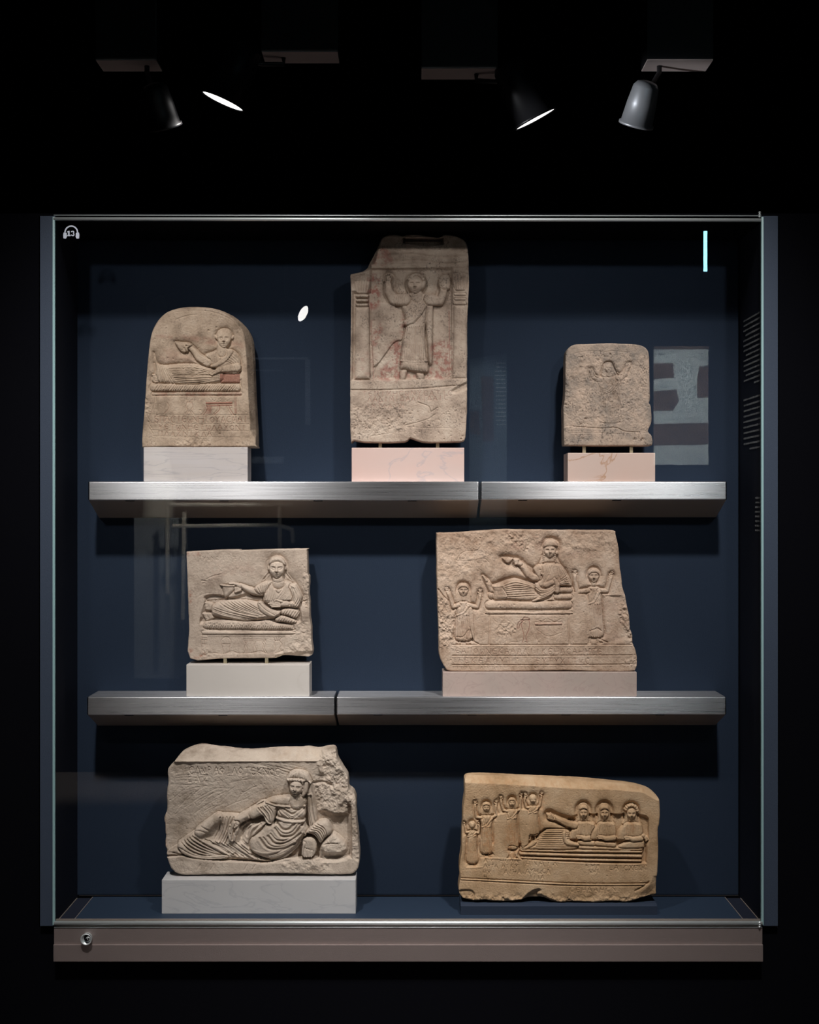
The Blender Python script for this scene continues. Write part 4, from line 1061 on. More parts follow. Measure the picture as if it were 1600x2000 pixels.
    # raised arm and sleeve
    R.form([('c', [(935, 590), (850, 580), (780, 550), (720, 520)], [42, 40, 33, 26])], -3.6, 6.6, 7, F, 1.8)
    R.form([('p', [(1060, 472), (990, 478), (920, 505), (865, 545), (880, 585), (920, 610), (985, 600), (1010, 560)])], -1, 5.5, 7, F, 1.6)
    R.folds([(880, 540), (910, 580), (940, 605)], [(1020, 480), (1010, 540), (985, 600)], 5, .8, 1.4, F)
    R.form([('p', [(498, 512), (560, 505), (650, 515), (655, 555), (620, 600), (560, 650), (540, 640), (520, 570)])], -3, 5, 6, K, 1.8)
    R.form([('c', [(505, 512), (580, 522), (650, 520)], 10)], 1.6, 1.6, 1.6, K, .5)
    R.groove([(500, 520), (520, 535), (518, 550)], .9, 2)
    for i in range(4): R.form([('c', [(716, 525 + 14 * i), (660, 540 + 16 * i)], [14, 11])], .6, 2.6, 1.8, F, 1.0)
    R.form([('c', [(716, 520), (650, 498), (600, 497)], [18, 12, 9])], 1.0, 2.0, 1.8, F, .8)
    # left arm and hand
    R.form([('c', [(1285, 540), (1330, 640), (1310, 715), (1210, 715)], [48, 54, 46, 34])], -1.5, 7, 9, F, 1.8)
    R.folds([(1250, 520), (1280, 600), (1260, 670)], [(1330, 560), (1375, 650), (1330, 740)], 5, .9, 1.4, F); R.folds([(1230, 680), (1250, 745)], [(1320, 670), (1350, 745)], 6, .6, 1.1, F)
    R.form([('c', [(1215, 712), (1150, 712)], [34, 34])], 1, 4, 5, F, 1)
    for i in range(4): R.form([('c', [(1140, 694 + 16 * i), (1020 + abs(i - 1) * 16, 700 + 16 * i)], [12, 9])], 3, 2.2, 1.6, F, 1.2)
    R.form([('c', [(1165, 690), (1110, 672), (1080, 680)], [13, 11, 8])], 3.4, 2, 1.6, F, .8)
    # neck, hair, ears, head
    R.form([('c', [(1115, 430), (1125, 490)], [58, 70])], -1, 4.6, 9, F, 1)
    R.groove([(1060, 470), (1120, 485), (1180, 468)], .8, .9, F)
    R.form([('e', 1108, 288, 90, 84)], -3.5, 6, 12, F, 2.0)
    for x in (1018, 1204): R.form([('e', x, 335, 10, 26)], -3, 4.0, 2.5, F, .6)
    R.face(1108, 338, 84, 108, -1.5, 8.5, F, k=.95)
    R.form([('p', [(1022, 290), (1040, 230), (1100, 203), (1160, 212), (1196, 260), (1198, 300), (1150, 268), (1080, 268)])], 1.2, 4.2, 9, F, .4)
    R.rough([('p', [(1022, 290), (1040, 230), (1100, 203), (1160, 212), (1196, 260), (1198, 290)])], .5, 3, 4, 1)
    for e in (-1, 1): R.groove([(1108 + e * 18, 328), (1108 + e * 40, 312), (1108 + e * 68, 322)], .5, 1.0, F); R.groove([(1108 + e * 18, 330), (1108 + e * 42, 342), (1108 + e * 66, 330)], .45, .9, F)
    for e in (-1, 1): R.folds([(1108 + e * 80, 390), (1108 + e * 110, 430)], [(1108 + e * 95, 380), (1108 + e * 160, 460)], 4, .9, 1.2)
    R.text('TYWNC', 265, 205, 36, 45, .5, 1.1, I, 1, 3, 3, .9); R.text('J', 525, 208, 36, 40, .5, 1.1, I); R.text('UL', 632, 208, 36, 70, .5, 1.1, I, 2)
    R.groove([(345, 450), (420, 415), (510, 395)], .8, 1.2); R.groove([(300, 465), (340, 470)], 1.4, 1.6); R.groove([(250, 640), (340, 600), (480, 600)], .6, .6); R.groove([(310, 495), (330, 490)], 1.2, 1.2)
    R.rough([('p', [(300, 260), (900, 280), (880, 420), (600, 440), (330, 500)])], .8, 9, 6, 10); R.rough([('P', [(150, 200), (300, 200), (300, 640), (150, 640)])], .7, 14, 8, 8)
    R.rough([('p', [(1390, 400), (1470, 400), (1475, 760), (1395, 720)])], 3, 8, 9, 3)
    R.groove([(1385, 690), (1430, 680), (1425, 730)], 1.0, 2.4)
    for P in ([(140, 160), (300, 160), (270, 190), (150, 190)], [(160, 580), (190, 600), (185, 690), (160, 690)], [(165, 1200), (200, 1210), (190, 1260), (165, 1250)], [(220, 1285), (330, 1245), (330, 1290), (240, 1300)]): R.daub([('p', P)], .6, 4, 0, int(P[0][0]), 3)
    R.daub([('p', [(480, 270), (800, 280), (880, 400), (560, 420), (400, 460), (380, 320)])], .12, 6, -.1, 44, 8)
    R.wear(.25, 5, 40, 61)
    return R.build('square_stele', 'nearly square stele with smiling reclining figure holding a cup on a mattress', M['s4'], 0.128, 0.042, 2.5, .4)
# ================================================================== broad stele with a diner and two praying figures
def orant(R, F, head, neck_y, sh, hw, waist, hem, feet_y, aL, aR, size, base=-4.0, veil=True, hand=24, nf=9, cap='band', arm=1.0, sinkd=3.8, hems=None, hand_up=1, turn=0, scarf=True):
    """praying figure: head (cx, cy, rx, ry), sh = half shoulder width, aL/aR = (elbow, wrist, hand) points, all in crop units"""
    cx, cy, rx, ry = head; u = rx
    body = [(cx - sh, neck_y + u * .5), (cx - u * .6, neck_y), (cx + u * .6, neck_y), (cx + sh, neck_y + u * .5), (cx + hw * .9, waist), (cx + hw, (waist + hem) / 2), (cx + hw * 1.05, hem), (cx - hw * .95, hem), (cx - hw, (waist + hem) / 2), (cx - hw * .85, waist)]
    hd = ('e', cx, cy - ry * .15, rx * 1.22, ry * 1.2)
    arms = [('c', [(cx - sh * .8, neck_y + u * .7), aL[0], aL[1], aL[2]], [u * .45 * arm, u * .4 * arm, u * .34 * arm, u * .4]), ('c', [(cx + sh * .8, neck_y + u * .7), aR[0], aR[1], aR[2]], [u * .45 * arm, u * .4 * arm, u * .34 * arm, u * .4])]
    R.sink([('p', body), hd] + arms, sinkd, 3.2, .8)
    for e in (-1, 1):
        R.form([('c', [(cx + e * hw * .35, hem - 2), (cx + e * hw * .45, feet_y - u * .12)], u * .22), ('c', [(cx + e * hw * .45, feet_y - u * .14), (cx + e * hw * .85, feet_y - u * .04)], u * .15)], base, 2.2, 2, F, .8)
    if veil: R.form([('p', [(cx - rx * .9, cy - ry), (cx, cy - ry * 1.22), (cx + rx * .9, cy - ry), (cx + rx * 1.25, cy), (cx + rx * 1.35, neck_y), (cx + sh * .95, neck_y + u * .9), (cx, neck_y + u), (cx - sh * .95, neck_y + u * .9), (cx - rx * 1.35, neck_y), (cx - rx * 1.25, cy)])], base, 2.2, 5, F, 1)
    R.form([('c', [(cx, cy + ry * .7), (cx, neck_y + u * .3)], [u * .5, u * .55])], base + .8, 2.2, 4, F, .3)
    R.form([('p', body)], base - .4, 4.2, 5.5, F, 1.2)
    R.folds([(cx - sh * .8, neck_y + u * .6), (cx - hw * .3, waist)], [(cx + sh * .2, neck_y + u * .3), (cx + hw * .6, waist - u * .4)], max(4, nf - 3), .55, 1.1, F)
    R.folds([(cx - hw * .85, waist + u * .2), (cx - hw * .9, (waist + hem) / 2), (cx - hw * .9, hem)], [(cx + hw * .85, waist), (cx + hw * .95, (waist + hem) / 2), (cx + hw, hem)], nf, .7, 1.5, F)
    for a in arms: R.form([a], base + .2, 3.2, 4, F, 1.1)
    for (e, w_, h_), sg in ((aL, -1), (aR, 1)):
        ang = math.degrees(math.atan2(h_[0] - w_[0], w_[1] - h_[1]))
        R.hand(h_[0], h_[1], ang, hand, base + 1.2, F, 4, sg * hand_up, 8)
    if scarf: R.form([('c', [(cx - hw * .8, waist + u * .1), (cx, waist - u * .35), (cx + sh * .85, neck_y + u * .9)], [u * .18, u * .24, u * .24])], base + 2.2, 1.9, 2, F, 1.0)
    if hems: R.groove([(cx + x, y) for x, y in hems], .7, 1.6, F)
    R.form([('e', cx, cy - ry * .28, rx * 1.1, ry * .95)], base + .6, 2.6, 4, F, 1.2)
    if cap == 'curl':
        for i in range(7):
            t = math.radians(198 + 24 * i); R.form([('e', cx + rx * .9 * math.cos(t), cy - ry * .3 + ry * .72 * math.sin(t), rx * .22, rx * .22)], base + 2.2, 1.5, 1.6, F, .5)
    R.face(cx, cy, rx * .92, ry, base + 1.0, 4.2, F, turn, k=1.25)
    if cap == 'band': R.form([('p', [(cx - rx * .85, cy - ry * .42), (cx - rx * .6, cy - ry * .85), (cx, cy - ry * 1.03), (cx + rx * .6, cy - ry * .85), (cx + rx * .85, cy - ry * .42), (cx + rx * .4, cy - ry * .62), (cx - rx * .4, cy - ry * .62)])], base + 4.0, 1.4, 2, F, .8)
    if cap == 'fringe': R.form([('p', [(cx - rx * .95, cy - ry * .2), (cx - rx * .7, cy - ry * .85), (cx, cy - ry * 1.05), (cx + rx * .7, cy - ry * .85), (cx + rx * .95, cy - ry * .2), (cx + rx * .5, cy - ry * .5), (cx - rx * .5, cy - ry * .5)])], base + 3.6, 1.8, 2, F, .8)

def stele_broad():
    R = Relief(840, 1020, 3.81, [(50, 92), (58, 82), (150, 80), (260, 72), (400, 62), (560, 54), (760, 56), (1000, 58), (1200, 60), (1365, 62), (1382, 90), (1398, 160), (1408, 220), (1412, 320), (1425, 400), (1432, 480), (1452, 540), (1462, 600),
        (1482, 690), (1490, 790), (1506, 840), (1510, 900), (1532, 960), (1542, 1050), (1530, 1095), (1500, 1108), (1300, 1110), (1000, 1102), (600, 1108), (300, 1110), (150, 1106), (112, 1080), (80, 1020), (68, 960), (66, 800), (58, 600), (52, 400), (50, 200)], seed=23, wob=.5, gain=1.6)
    F = R.label('reclining_figure'); P1 = R.label('praying_figure'); P2 = R.label('praying_figure'); B = R.label('mattress'); RL = R.label('bed_rail'); CU = R.label('cushion'); CU2 = R.label('cushion'); K = R.label('drinking_cup'); V = R.label('jar'); I = R.label('inscription')
    # rough weathered top left and damaged right edge
    R.rough([('P', [(50, 70), (1400, 50), (1400, 230), (1050, 260), (700, 200), (480, 250), (300, 400), (60, 450)])], 1.8, 12, 4, 12, 5)
    R.rough([('p', [(60, 560), (180, 640), (200, 780), (190, 910), (70, 920)])], 2.6, 6, 8, 6); R.groove([(62, 500), (110, 560), (190, 620)], 1.4, 2.6)
    R.rough([('p', [(1440, 560), (1480, 700), (1520, 900), (1470, 880), (1400, 760), (1400, 650)])], 3.4, 6, 9, 5)
    R.rough([('p', [(560, 80), (620, 70), (760, 140), (720, 220), (640, 180)])], 2.6, 6, 10, 5)
    R.level([('p', [(1280, 560), (1440, 560), (1400, 680), (1470, 840), (1360, 900), (1300, 900)])], -1.6, 4)
    orant(R, P1, (249, 508, 40, 46), 590, 44, 60, 690, 878, 912, ((172, 632), (150, 560), (132, 514)), ((352, 632), (372, 570), (374, 528)), 1, hand=34, cap='fringe', hems=[(-50, 855), (0, 850), (40, 800)])
    R.folds([(215, 720), (205, 860)], [(300, 690), (280, 820)], 5, .5, .9, P1)
    R.form([('p', [(290, 640), (322, 660), (330, 820), (328, 880), (300, 800), (292, 720)])], -1.2, 1.8, 2, P1, 1)
    R.groove([(305, 870), (330, 890), (362, 906)], 1.0, 2.2)
    orant(R, P2, (1221, 402, 42, 50), 480, 50, 68, 610, 850, 900, ((1095, 520), (1078, 440), (1080, 386)), ((1320, 512), (1338, 450), (1350, 396)), 1, hand=32, veil=False, cap='fringe', hems=[(-45, 815), (0, 800), (28, 790), (55, 810)])
    R.groove([(1270, 870), (1300, 885), (1325, 895)], 1.0, 2.2); R.groove([(1175, 530), (1175, 700), (1168, 900)], .9, 2.0)
    R.level([('p', [(1066, 548), (1110, 536), (1176, 575), (1176, 905), (1060, 905)])], -.4, 1)
    # reclining diner
    R.frame(940, 1040, 8.42)
    up = [('p', [(1010, 220), (1060, 110), (1150, 84), (1240, 115), (1290, 210), (1265, 330), (1255, 420), (1310, 520), (1400, 640), (1490, 830), (1490, 910), (1250, 960), (1000, 900), (900, 800), (905, 640), (960, 520), (1010, 400)]),
          ('c', [(880, 680), (800, 640), (720, 580), (650, 500)], [90, 70, 60, 50]), ('p', [(310, 398), (540, 405), (640, 440), (600, 540), (440, 520)]), ('p', [(20, 710), (90, 760), (170, 850), (350, 790), (540, 740), (700, 780), (900, 840), (900, 1000), (250, 1100), (100, 900)])]
    R.sink(up, 4.8, 4.5, .8)
    R.form([('c', [(135, 1198), (400, 1195), (900, 1205), (1430, 1195)], [78, 80, 76, 78])], -4, 5.4, 8, B, 1.6)
    R.form([('p', [(70, 1300), (100, 1280), (600, 1295), (850, 1310), (1000, 1295), (1470, 1300), (1470, 1345), (900, 1350), (600, 1345), (100, 1345)])], -2.2, 3, 3, RL, 1.3)
    R.form([('c', [(1290, 950), (1460, 950)], 52)], -4, 4.4, 6, CU, 1.2); R.form([('c', [(1240, 1062), (1460, 1060)], 54)], -4, 4.4, 6, CU2, 1.2)
    R.form([('e', 165, 1035, 62, 62)], -4, 4.4, 6, F, 1.2)
    R.form([('c', [(90, 790), (140, 880), (180, 940)], [42, 50, 60])], -4, 4, 6, F, 1); R.form([('c', [(90, 790), (30, 715)], [34, 16])], -3, 3, 4, F, .8)
    R.form([('p', [(175, 870), (350, 810), (540, 752), (700, 790), (880, 850), (900, 960), (1050, 1010), (1160, 1040), (1100, 1100), (900, 1135), (600, 1130), (400, 1110), (215, 1112), (205, 960)])], -5, 6, 8, F, 1.4)
    R.folds([(380, 830), (540, 775), (700, 810), (880, 880)], [(440, 1070), (600, 1080), (800, 1060), (1000, 1040)], 8, .8, 1.3, F)
    R.folds([(215, 900), (300, 900), (360, 890)], [(225, 1090), (330, 1090), (420, 1090)], 8, .55, .9, F); R.groove([(340, 900), (400, 980), (445, 1070)], .8, 1.4, F)
    R.form([('p', [(960, 520), (1060, 498), (1240, 490), (1320, 540), (1400, 640), (1490, 830), (1480, 890), (1300, 890), (1200, 980), (1020, 930), (880, 890), (935, 800), (940, 740), (880, 650), (860, 590)])], -4, 5.6, 8, F, 1.2)
    R.folds([(960, 560), (970, 700), (970, 870)], [(1180, 540), (1130, 680), (1060, 800)], 7, .6, 1.0, F); R.folds([(1230, 560), (1240, 700), (1300, 780)], [(1330, 560), (1440, 700), (1480, 840)], 4, .6, 1.0, F)
    R.folds([(1290, 780), (1360, 720), (1400, 680)], [(1320, 860), (1400, 850), (1470, 870)], 5, .6, 1.2, F)
    R.form([('p', [(880, 850), (930, 830), (1000, 920), (1120, 910), (1200, 850), (1260, 900), (1180, 1010), (1050, 1080), (900, 1135), (830, 1130), (960, 1040), (900, 960)])], -1.0, 3, 4, F, 1.2)
    R.folds([(900, 880), (980, 950), (1110, 940), (1180, 880)], [(860, 1120), (1000, 1080), (1130, 1010), (1240, 920)], 5, .6, 1.2, F)
    R.form([('c', [(950, 740), (860, 740), (780, 690), (715, 600), (650, 520)], [60, 66, 62, 50, 40])], -3.6, 4.8, 6, F, 1.4)
    R.form([('p', [(860, 590), (950, 530), (1000, 600), (960, 780), (930, 720), (880, 660)])], -.5, 2.4, 4, F, 1)
    R.form([('p', [(345, 415), (430, 425), (530, 420), (500, 475), (440, 512), (385, 480)])], -3, 3, 4, K, 1.2)
    R.form([('c', [(650, 520), (600, 500), (560, 480)], [38, 40, 36])], -2, 3, 4, F, 1)
    for i in range(4): R.form([('c', [(610 - 6 * i, 455 + 22 * i), (545 + 4 * i, 450 + 24 * i)], 13)], 0, 1.8, 1.3, F, .8)
    R.form([('c', [(1060, 868), (1190, 815)], [44, 40])], .4, 2.8, 4, F, 1.4)
    R.form([('c', [(1250, 960), (1250, 860), (1205, 770)], [44, 42, 26])], 0, 3, 4, F, 1.2)
    # veil, hair, face
    R.form([('p', [(1000, 320), (1010, 220), (1065, 135), (1150, 108), (1230, 135), (1275, 220), (1265, 330), (1245, 400), (1300, 520), (1200, 500), (1060, 505), (960, 520), (1010, 400)])], -4, 3.2, 6, F, 1.2)
    for sx in (-1, 1):
        for i in range(5): R.form([('e', 1125 + sx * (88 + 3 * i), 370 + 30 * i, 16, 14)], -1.2, 1.6, 1.4, F, .5)
    R.form([('e', 1140, 240, 122, 100)], -2.6, 3, 6, F, 1)
    R.face(1130, 300, 102, 118, -2.0, 5.2, F, k=1.2)
    R.form([('p', [(1020, 240), (1060, 160), (1140, 130), (1230, 165), (1262, 230), (1200, 225), (1080, 230)])], 1.2, 1.8, 4, F, .9)
    R.form([('e', 1250, 335, 24, 30)], -.8, 1.6, 1.6, F, .6)
    # table with vessels under the bed
    R.frame(840, 1020, 3.81)
    R.groove([(442, 690), (446, 800), (440, 908)], 1.5, 1.6); R.groove([(1036, 690), (1032, 800), (1038, 905)], 1.3, 1.6)
    R.form([('P', [(780, 752), (985, 748), (985, 762), (782, 766)])], -.2, 1.1, 1, RL, 1.2, paint=.35); R.groove([(780, 740), (985, 740)], .5, .9, paint=.3)
    for P in ([(690, 725), (680, 760), (690, 800), (700, 850), (690, 895)], [(735, 725), (742, 760), (735, 800), (715, 850), (722, 895)], [(675, 728), (745, 728)], [(690, 725), (698, 712), (715, 710), (740, 718), (738, 728)], [(688, 730), (660, 745), (650, 780), (655, 795)], [(695, 735), (672, 760), (662, 790)]):
        R.groove(P, .6, 1.0, paint=.8)
    R.level([('p', [(690, 735), (735, 735), (730, 790), (712, 830), (700, 830), (688, 790)])], -.5, 1, V)
    for P in ([(795, 800), (880, 850), (985, 820)], [(780, 830), (800, 880)], [(980, 830), (975, 890)], [(470, 720), (500, 745), (560, 750)], [(520, 760), (560, 800), (600, 840)], [(600, 740), (570, 790), (560, 840)], [(540, 850), (545, 900)], [(570, 850), (572, 900)],
              [(600, 850), (598, 900)], [(785, 722), (830, 738), (860, 722)], [(880, 722), (930, 740), (975, 720)], [(600, 890), (680, 888)]): R.groove(P, .5, .8)
    R.rough([('p', [(500, 770), (620, 750), (640, 820), (560, 850), (490, 820)])], 1.3, 3.5, 4, 4)
    for y0, y1 in ((912, 912), (993, 990), (1062, 1058)): R.groove([(165, y0), (600, y0 + 1), (1100, y0 - 1), (1505, y1)], .8, 1.6); R.add([('P', [(165, y0 + 4), (1505, y1 + 4), (1505, y1 + 9), (165, y0 + 9)])], .7, 1)
    R.text('EAPOWNEKAAALIIKEHLCAHHCE', 190, 938, 42, 46, .5, .95, I, .2, 2, 4, .72, .25)
    R.text('IEKEAOYI', 205, 1012, 40, 53, .5, .95, I, .3, 2, 7, .72, .3); R.text('EYTYXITWC', 790, 1014, 38, 46, .5, .95, I, .2, 2, 8, .72, .3)
    for i in range(26):
        if i % 5 != 3: R.groove([(200 + i * 46, 1074 + (i * 7 % 9)), (206 + i * 46, 1098)], .5, .7)
    R.groove([(200, 285), (225, 240), (270, 215), (320, 215), (365, 200), (380, 165)], .5, 1.0); R.groove([(205, 288), (300, 288), (400, 270), (440, 300)], .5, .8)
    for q in range(4): R.groove([(240 + q * 30, 240), (225 + q * 30, 275)], .4, .5)
    R.rough([('p', [(1420, 1060), (1460, 1020), (1540, 1020), (1530, 1080)])], 2, 5, 6, 3)
    for P, v, th, sd in (([(560, 90), (640, 80), (700, 170), (760, 230), (680, 240), (600, 180)], .32, .0, 3), ([(780, 110), (860, 110), (850, 200), (760, 190)], .28, .05, 4), ([(960, 200), (1100, 230), (1300, 250), (1000, 260)], .22, 0, 6),
                     ([(200, 700), (330, 700), (330, 870), (200, 870)], .12, 0, 7), ([(1230, 600), (1440, 560), (1470, 860), (1300, 900)], .14, -.05, 8), ([(780, 770), (980, 770), (980, 820), (800, 820)], .12, 0, 9)): R.daub([('p', P)], v, 5, th, sd, 8)
    R.wear(.4, 5, 150, 71)
    return R.build('broad_stele', 'broad limestone stele with reclining diner between two small praying figures', M['s5'], 0.113, 0.055, 3.0, .6, labels={'jar': 'jar outlined in red paint'})

# ================================================================== white high relief of a reclining woman
def stele_woman():
    R = Relief(300, 1440, 3.81, [(102, 900), (80, 840), (78, 700), (76, 600), (92, 540), (90, 420), (104, 330), (104, 240), (140, 200), (185, 140), (215, 118), (300, 84), (350, 78), (430, 92), (520, 100), (650, 114), (760, 116), (900, 104), (1020, 100),
        (1080, 100), (1140, 95), (1220, 106), (1290, 92), (1335, 90), (1355, 110), (1362, 160), (1400, 230), (1440, 290), (1448, 345), (1450, 385), (1490, 420), (1505, 480), (1508, 600), (1520, 720), (1526, 800), (1532, 880), (1525, 960), (1500, 1000),
        (1440, 1020), (1200, 1018), (900, 1012), (600, 1018), (400, 1022), (250, 1025), (180, 1015), (130, 970)], seed=29, wob=.8, gain=1.05)
    F = R.label('reclining_woman'); PL = R.label('plinth'); RK = R.label('stone_cushion')
    D = -20.0
    # field slopes from the front edge at the top down to its full depth behind the figure
    w, S = R.union([('P', [(70, 182), (1225, 176), (1240, 260), (1475, 520), (1478, 905), (70, 905)])], 3)
    yy = (R.Y[w] - (1440 + 180 / 3.81)) / (720 / 3.81); dep = -3.5 + (D + 3.5) * np.clip(yy * 1.5, 0, 1)
    t = np.clip(S / 2.0, 0, 1); R.H[w] = R.H[w] * (1 - t) + dep * t
    # broken sloping top surface
    w, S = R.union([('P', [(40, 60), (1600, 60), (1600, 120), (1225, 176), (900, 182), (500, 180), (70, 182), (40, 182)])], 3)
    yt = 1440 + 181 / 3.81
    R.H[w] = np.where(S > 0, R.H[w] - np.clip(yt - R.Y[w], 0, 40) * 1.9, R.H[w])
    R.rough([('P', [(100, 70), (1240, 90), (1225, 176), (100, 184)])], 4.2, 13, 4, 3, 5)
    R.rough([('P', [(100, 195), (1200, 195), (1000, 420), (500, 560), (90, 860)])], 1.0, 18, 5, 12)
    # tool marks sweeping across the field
    rg = random.Random(4)
    for i in range(46):
        x = rg.uniform(110, 700); y = rg.uniform(250, 620 - max(0, x - 350) * .3); a = rg.uniform(-.9, -.35) if y > 420 else rg.uniform(-.25, .1); L = rg.uniform(80, 230)
        R.groove([(x, y), (x + L * .5 * math.cos(a), y + L * .5 * math.sin(a) - 6), (x + L * math.cos(a), y + L * math.sin(a))], .8, rg.uniform(.35, .8))
    for i in range(18):
        y = 195 + i * 3.5; x = rg.uniform(700, 1000); R.groove([(x, y), (x + 90, y + 14 + i), (x + 170, y + 40 + i)], .9, .6)
    # broken right side
    w, S = R.union([('P', [(1240, 100), (1380, 60), (1560, 60), (1560, 420), (1480, 470), (1460, 600), (1330, 600), (1220, 560), (1200, 460), (1190, 380), (1230, 260), (1210, 180)])], 3)
    fx = (R.X[w] - (300 + 1210 / 3.81)) / 40; t = np.clip(S / 11, 0, 1); t = t * t * (3 - 2 * t)
    R.H[w] = R.H[w] * (1 - t) + (-13 + 8 * np.clip(fx, 0, 1)) * t
    R.rough([('P', [(1240, 100), (1380, 80), (1560, 60), (1500, 440), (1460, 600), (1330, 600), (1200, 560), (1200, 380), (1230, 260), (1210, 180)])], 6.0, 15, 8, 5, 6); R.rough([('P', [(1200, 100), (1500, 100), (1500, 600), (1200, 600)])], 2.0, 5, 18, 8)
    R.form([('P', [(1466, 480), (1560, 400), (1560, 1000), (1474, 1000)])], -6, 5, 6, None, 2, 'max'); R.rough([('P', [(1470, 440), (1550, 420), (1550, 1010), (1470, 1010)])], 3, 9, 19, 3)
    R.groove([(1190, 345), (1260, 340), (1330, 370)], 2.4, 4.5)
    # plinth
    R.level([('p', [(90, 890), (200, 880), (320, 905), (600, 918), (850, 935), (980, 930), (1100, 905), (1250, 925), (1300, 908), (1480, 900), (1540, 1040), (60, 1040), (70, 900)])], 1.5, 1.5, PL)
    R.rough([('P', [(90, 900), (500, 915), (500, 1030), (100, 1030)])], 1.4, 10, 20, 4); R.rough([('p', [(960, 930), (1100, 900), (1280, 920), (1320, 1000), (1000, 985)])], 5, 12, 21, 6)
    for x in (350, 400, 450, 700, 760): R.groove([(x, 945), (x - 25, 985)], .8, 1.2)
    # stone cushion
    R.form([('p', [(1240, 820), (1262, 780), (1330, 718), (1375, 740), (1425, 790), (1442, 850), (1400, 885), (1290, 890), (1260, 905), (1235, 890)])], D + 8, 17, 9, RK, 2)
    R.level([('p', [(1250, 850), (1290, 870), (1400, 865), (1440, 850), (1430, 900), (1260, 915)])], -8, 5, RK); R.groove([(1255, 805), (1300, 790), (1370, 790)], 1.0, 2.2, RK); R.rough([('p', [(1240, 820), (1262, 780), (1330, 718), (1425, 790), (1442, 850), (1290, 890)])], 3, 9, 22, 3)
    # --- the woman: lower body
    R.frame(320, 1560, 8.0)
    R.form([('p', [(30, 880), (40, 850), (120, 790), (230, 750), (300, 860), (250, 895), (60, 905)])], D + 8, 12, 7, F, 2); R.groove([(50, 850), (150, 845), (240, 870)], 1.2, 3, F)
    R.form([('p', [(200, 720), (320, 620), (440, 540), (620, 400), (780, 280), (860, 238), (1000, 240), (1170, 262), (1300, 330), (1450, 360), (1620, 330), (1900, 500), (1960, 760), (1700, 990), (1300, 985), (1000, 975), (700, 960), (400, 915), (260, 840)])], D, 18, 11, F, 3)
    # shin and knee as a raised limb
    R.form([('c', [(850, 310), (700, 430), (560, 540)], [80, 88, 90])], -7, 9, 11, F, 2.5, 'max')
    R.level([('p', [(720, 560), (820, 430), (900, 420), (850, 630), (600, 640)])], -9, 6, F)
    R.folds([(850, 300), (840, 480), (770, 640)], [(1160, 300), (1060, 520), (980, 700)], 6, 1.5, 3.0, F)
    R.groove([(480, 510), (560, 505), (640, 530)], 1.3, 2.2, F); R.groove([(560, 430), (640, 470), (700, 500)], 1.3, 2.2, F)
    R.folds([(215, 740), (340, 850), (560, 930), (900, 950)], [(460, 590), (640, 700), (820, 800), (980, 880)], 6, 2.0, 4.2, F, .1)
    R.folds([(600, 650), (800, 740), (980, 860)], [(1060, 720), (1200, 820), (1420, 940)], 6, 1.5, 3.0, F)
    R.folds([(1100, 700), (1250, 820), (1450, 950)], [(1260, 660), (1450, 800), (1640, 930)], 4, 1.6, 3.0, F)
    R.form([('p', [(205, 715), (260, 690), (420, 830), (650, 900), (980, 885), (960, 940), (600, 950), (330, 890), (230, 790)])], -3, 4.5, 5, F, 2)
    R.groove([(250, 770), (450, 880), (700, 925), (950, 915)], 1.2, 2.4, F)
    R.rough([('p', [(980, 850), (1180, 860), (1200, 960), (990, 960)])], 4, 6, 23, 3)
    R.level([('p', [(1180, 340), (1330, 350), (1290, 560), (1220, 680), (1160, 660), (1170, 500)])], -12, 5, F)
    R.folds([(1330, 640), (1340, 500), (1460, 370)], [(1420, 720), (1520, 560), (1620, 480)], 2, 2.2, 4, F)
    # arm resting on the thigh
    R.form([('c', [(1560, 130), (1400, 220), (1250, 290), (1150, 350)], [95, 78, 62, 66])], -4, 10, 11, F, 3.5)
    R.form([('p', [(1040, 400), (1080, 350), (1170, 340), (1190, 400), (1150, 500), (1130, 560), (1010, 520), (1020, 440)])], -2, 8, 8, F, 3)
    for i, (a, b, c) in enumerate((((1040, 430), (1020, 540), (1040, 640)), ((1080, 450), (1065, 560), (1070, 650)), ((1120, 450), (1115, 560), (1105, 640)), ((1150, 430), (1150, 500), (1130, 545)))):
        R.form([('c', [a, b, c], [26, 25, 20])], 2, 3.4, 2.6, F, 2.2)
    R.groove([(1045, 440), (1120, 385)], 1.6, 4.5, F); R.groove([(1095, 470), (1100, 530)], 1.5, 4.0, F)
    R.form([('c', [(1100, 380), (1050, 470), (1045, 520)], [26, 22, 16])], 3, 3, 2.4, F, 1.5)
    # --- upper body
    R.frame(500, 1480, 8.0)
    # mantle behind shoulder and sleeve
    R.form([('c', [(820, 420), (850, 640), (880, 860), (890, 1080)], [60, 75, 80, 70])], -15, 12, 9, F, 2.5)
    R.folds([(790, 600), (800, 850), (850, 1090)], [(870, 600), (900, 850), (950, 1080)], 4, 1.4, 3.2, F)
    R.form([('p', [(-80, 800), (30, 730), (150, 670), (300, 615), (540, 600), (560, 700), (760, 745), (780, 800), (760, 1000), (820, 1130), (760, 1260), (640, 1420), (480, 1560), (280, 1610), (60, 1560), (-100, 1440), (-100, 1280), (60, 1150), (150, 1040), (300, 1000), (310, 850), (280, 800), (60, 900)])], -12, 16, 13, F, 3)
    R.form([('p', [(180, 690), (330, 620), (560, 600), (760, 640), (770, 745), (640, 765), (350, 750)])], -2, 6, 9, F, .5)
    R.form([('p', [(-120, 850), (30, 740), (180, 690), (330, 750), (320, 860), (260, 1020), (160, 1020), (100, 900), (-60, 960)])], -1, 7, 9, F, 2.5)
    R.folds([(20, 790), (120, 900), (200, 1010)], [(200, 740), (280, 850), (260, 1010)], 5, 1.3, 2.6, F)
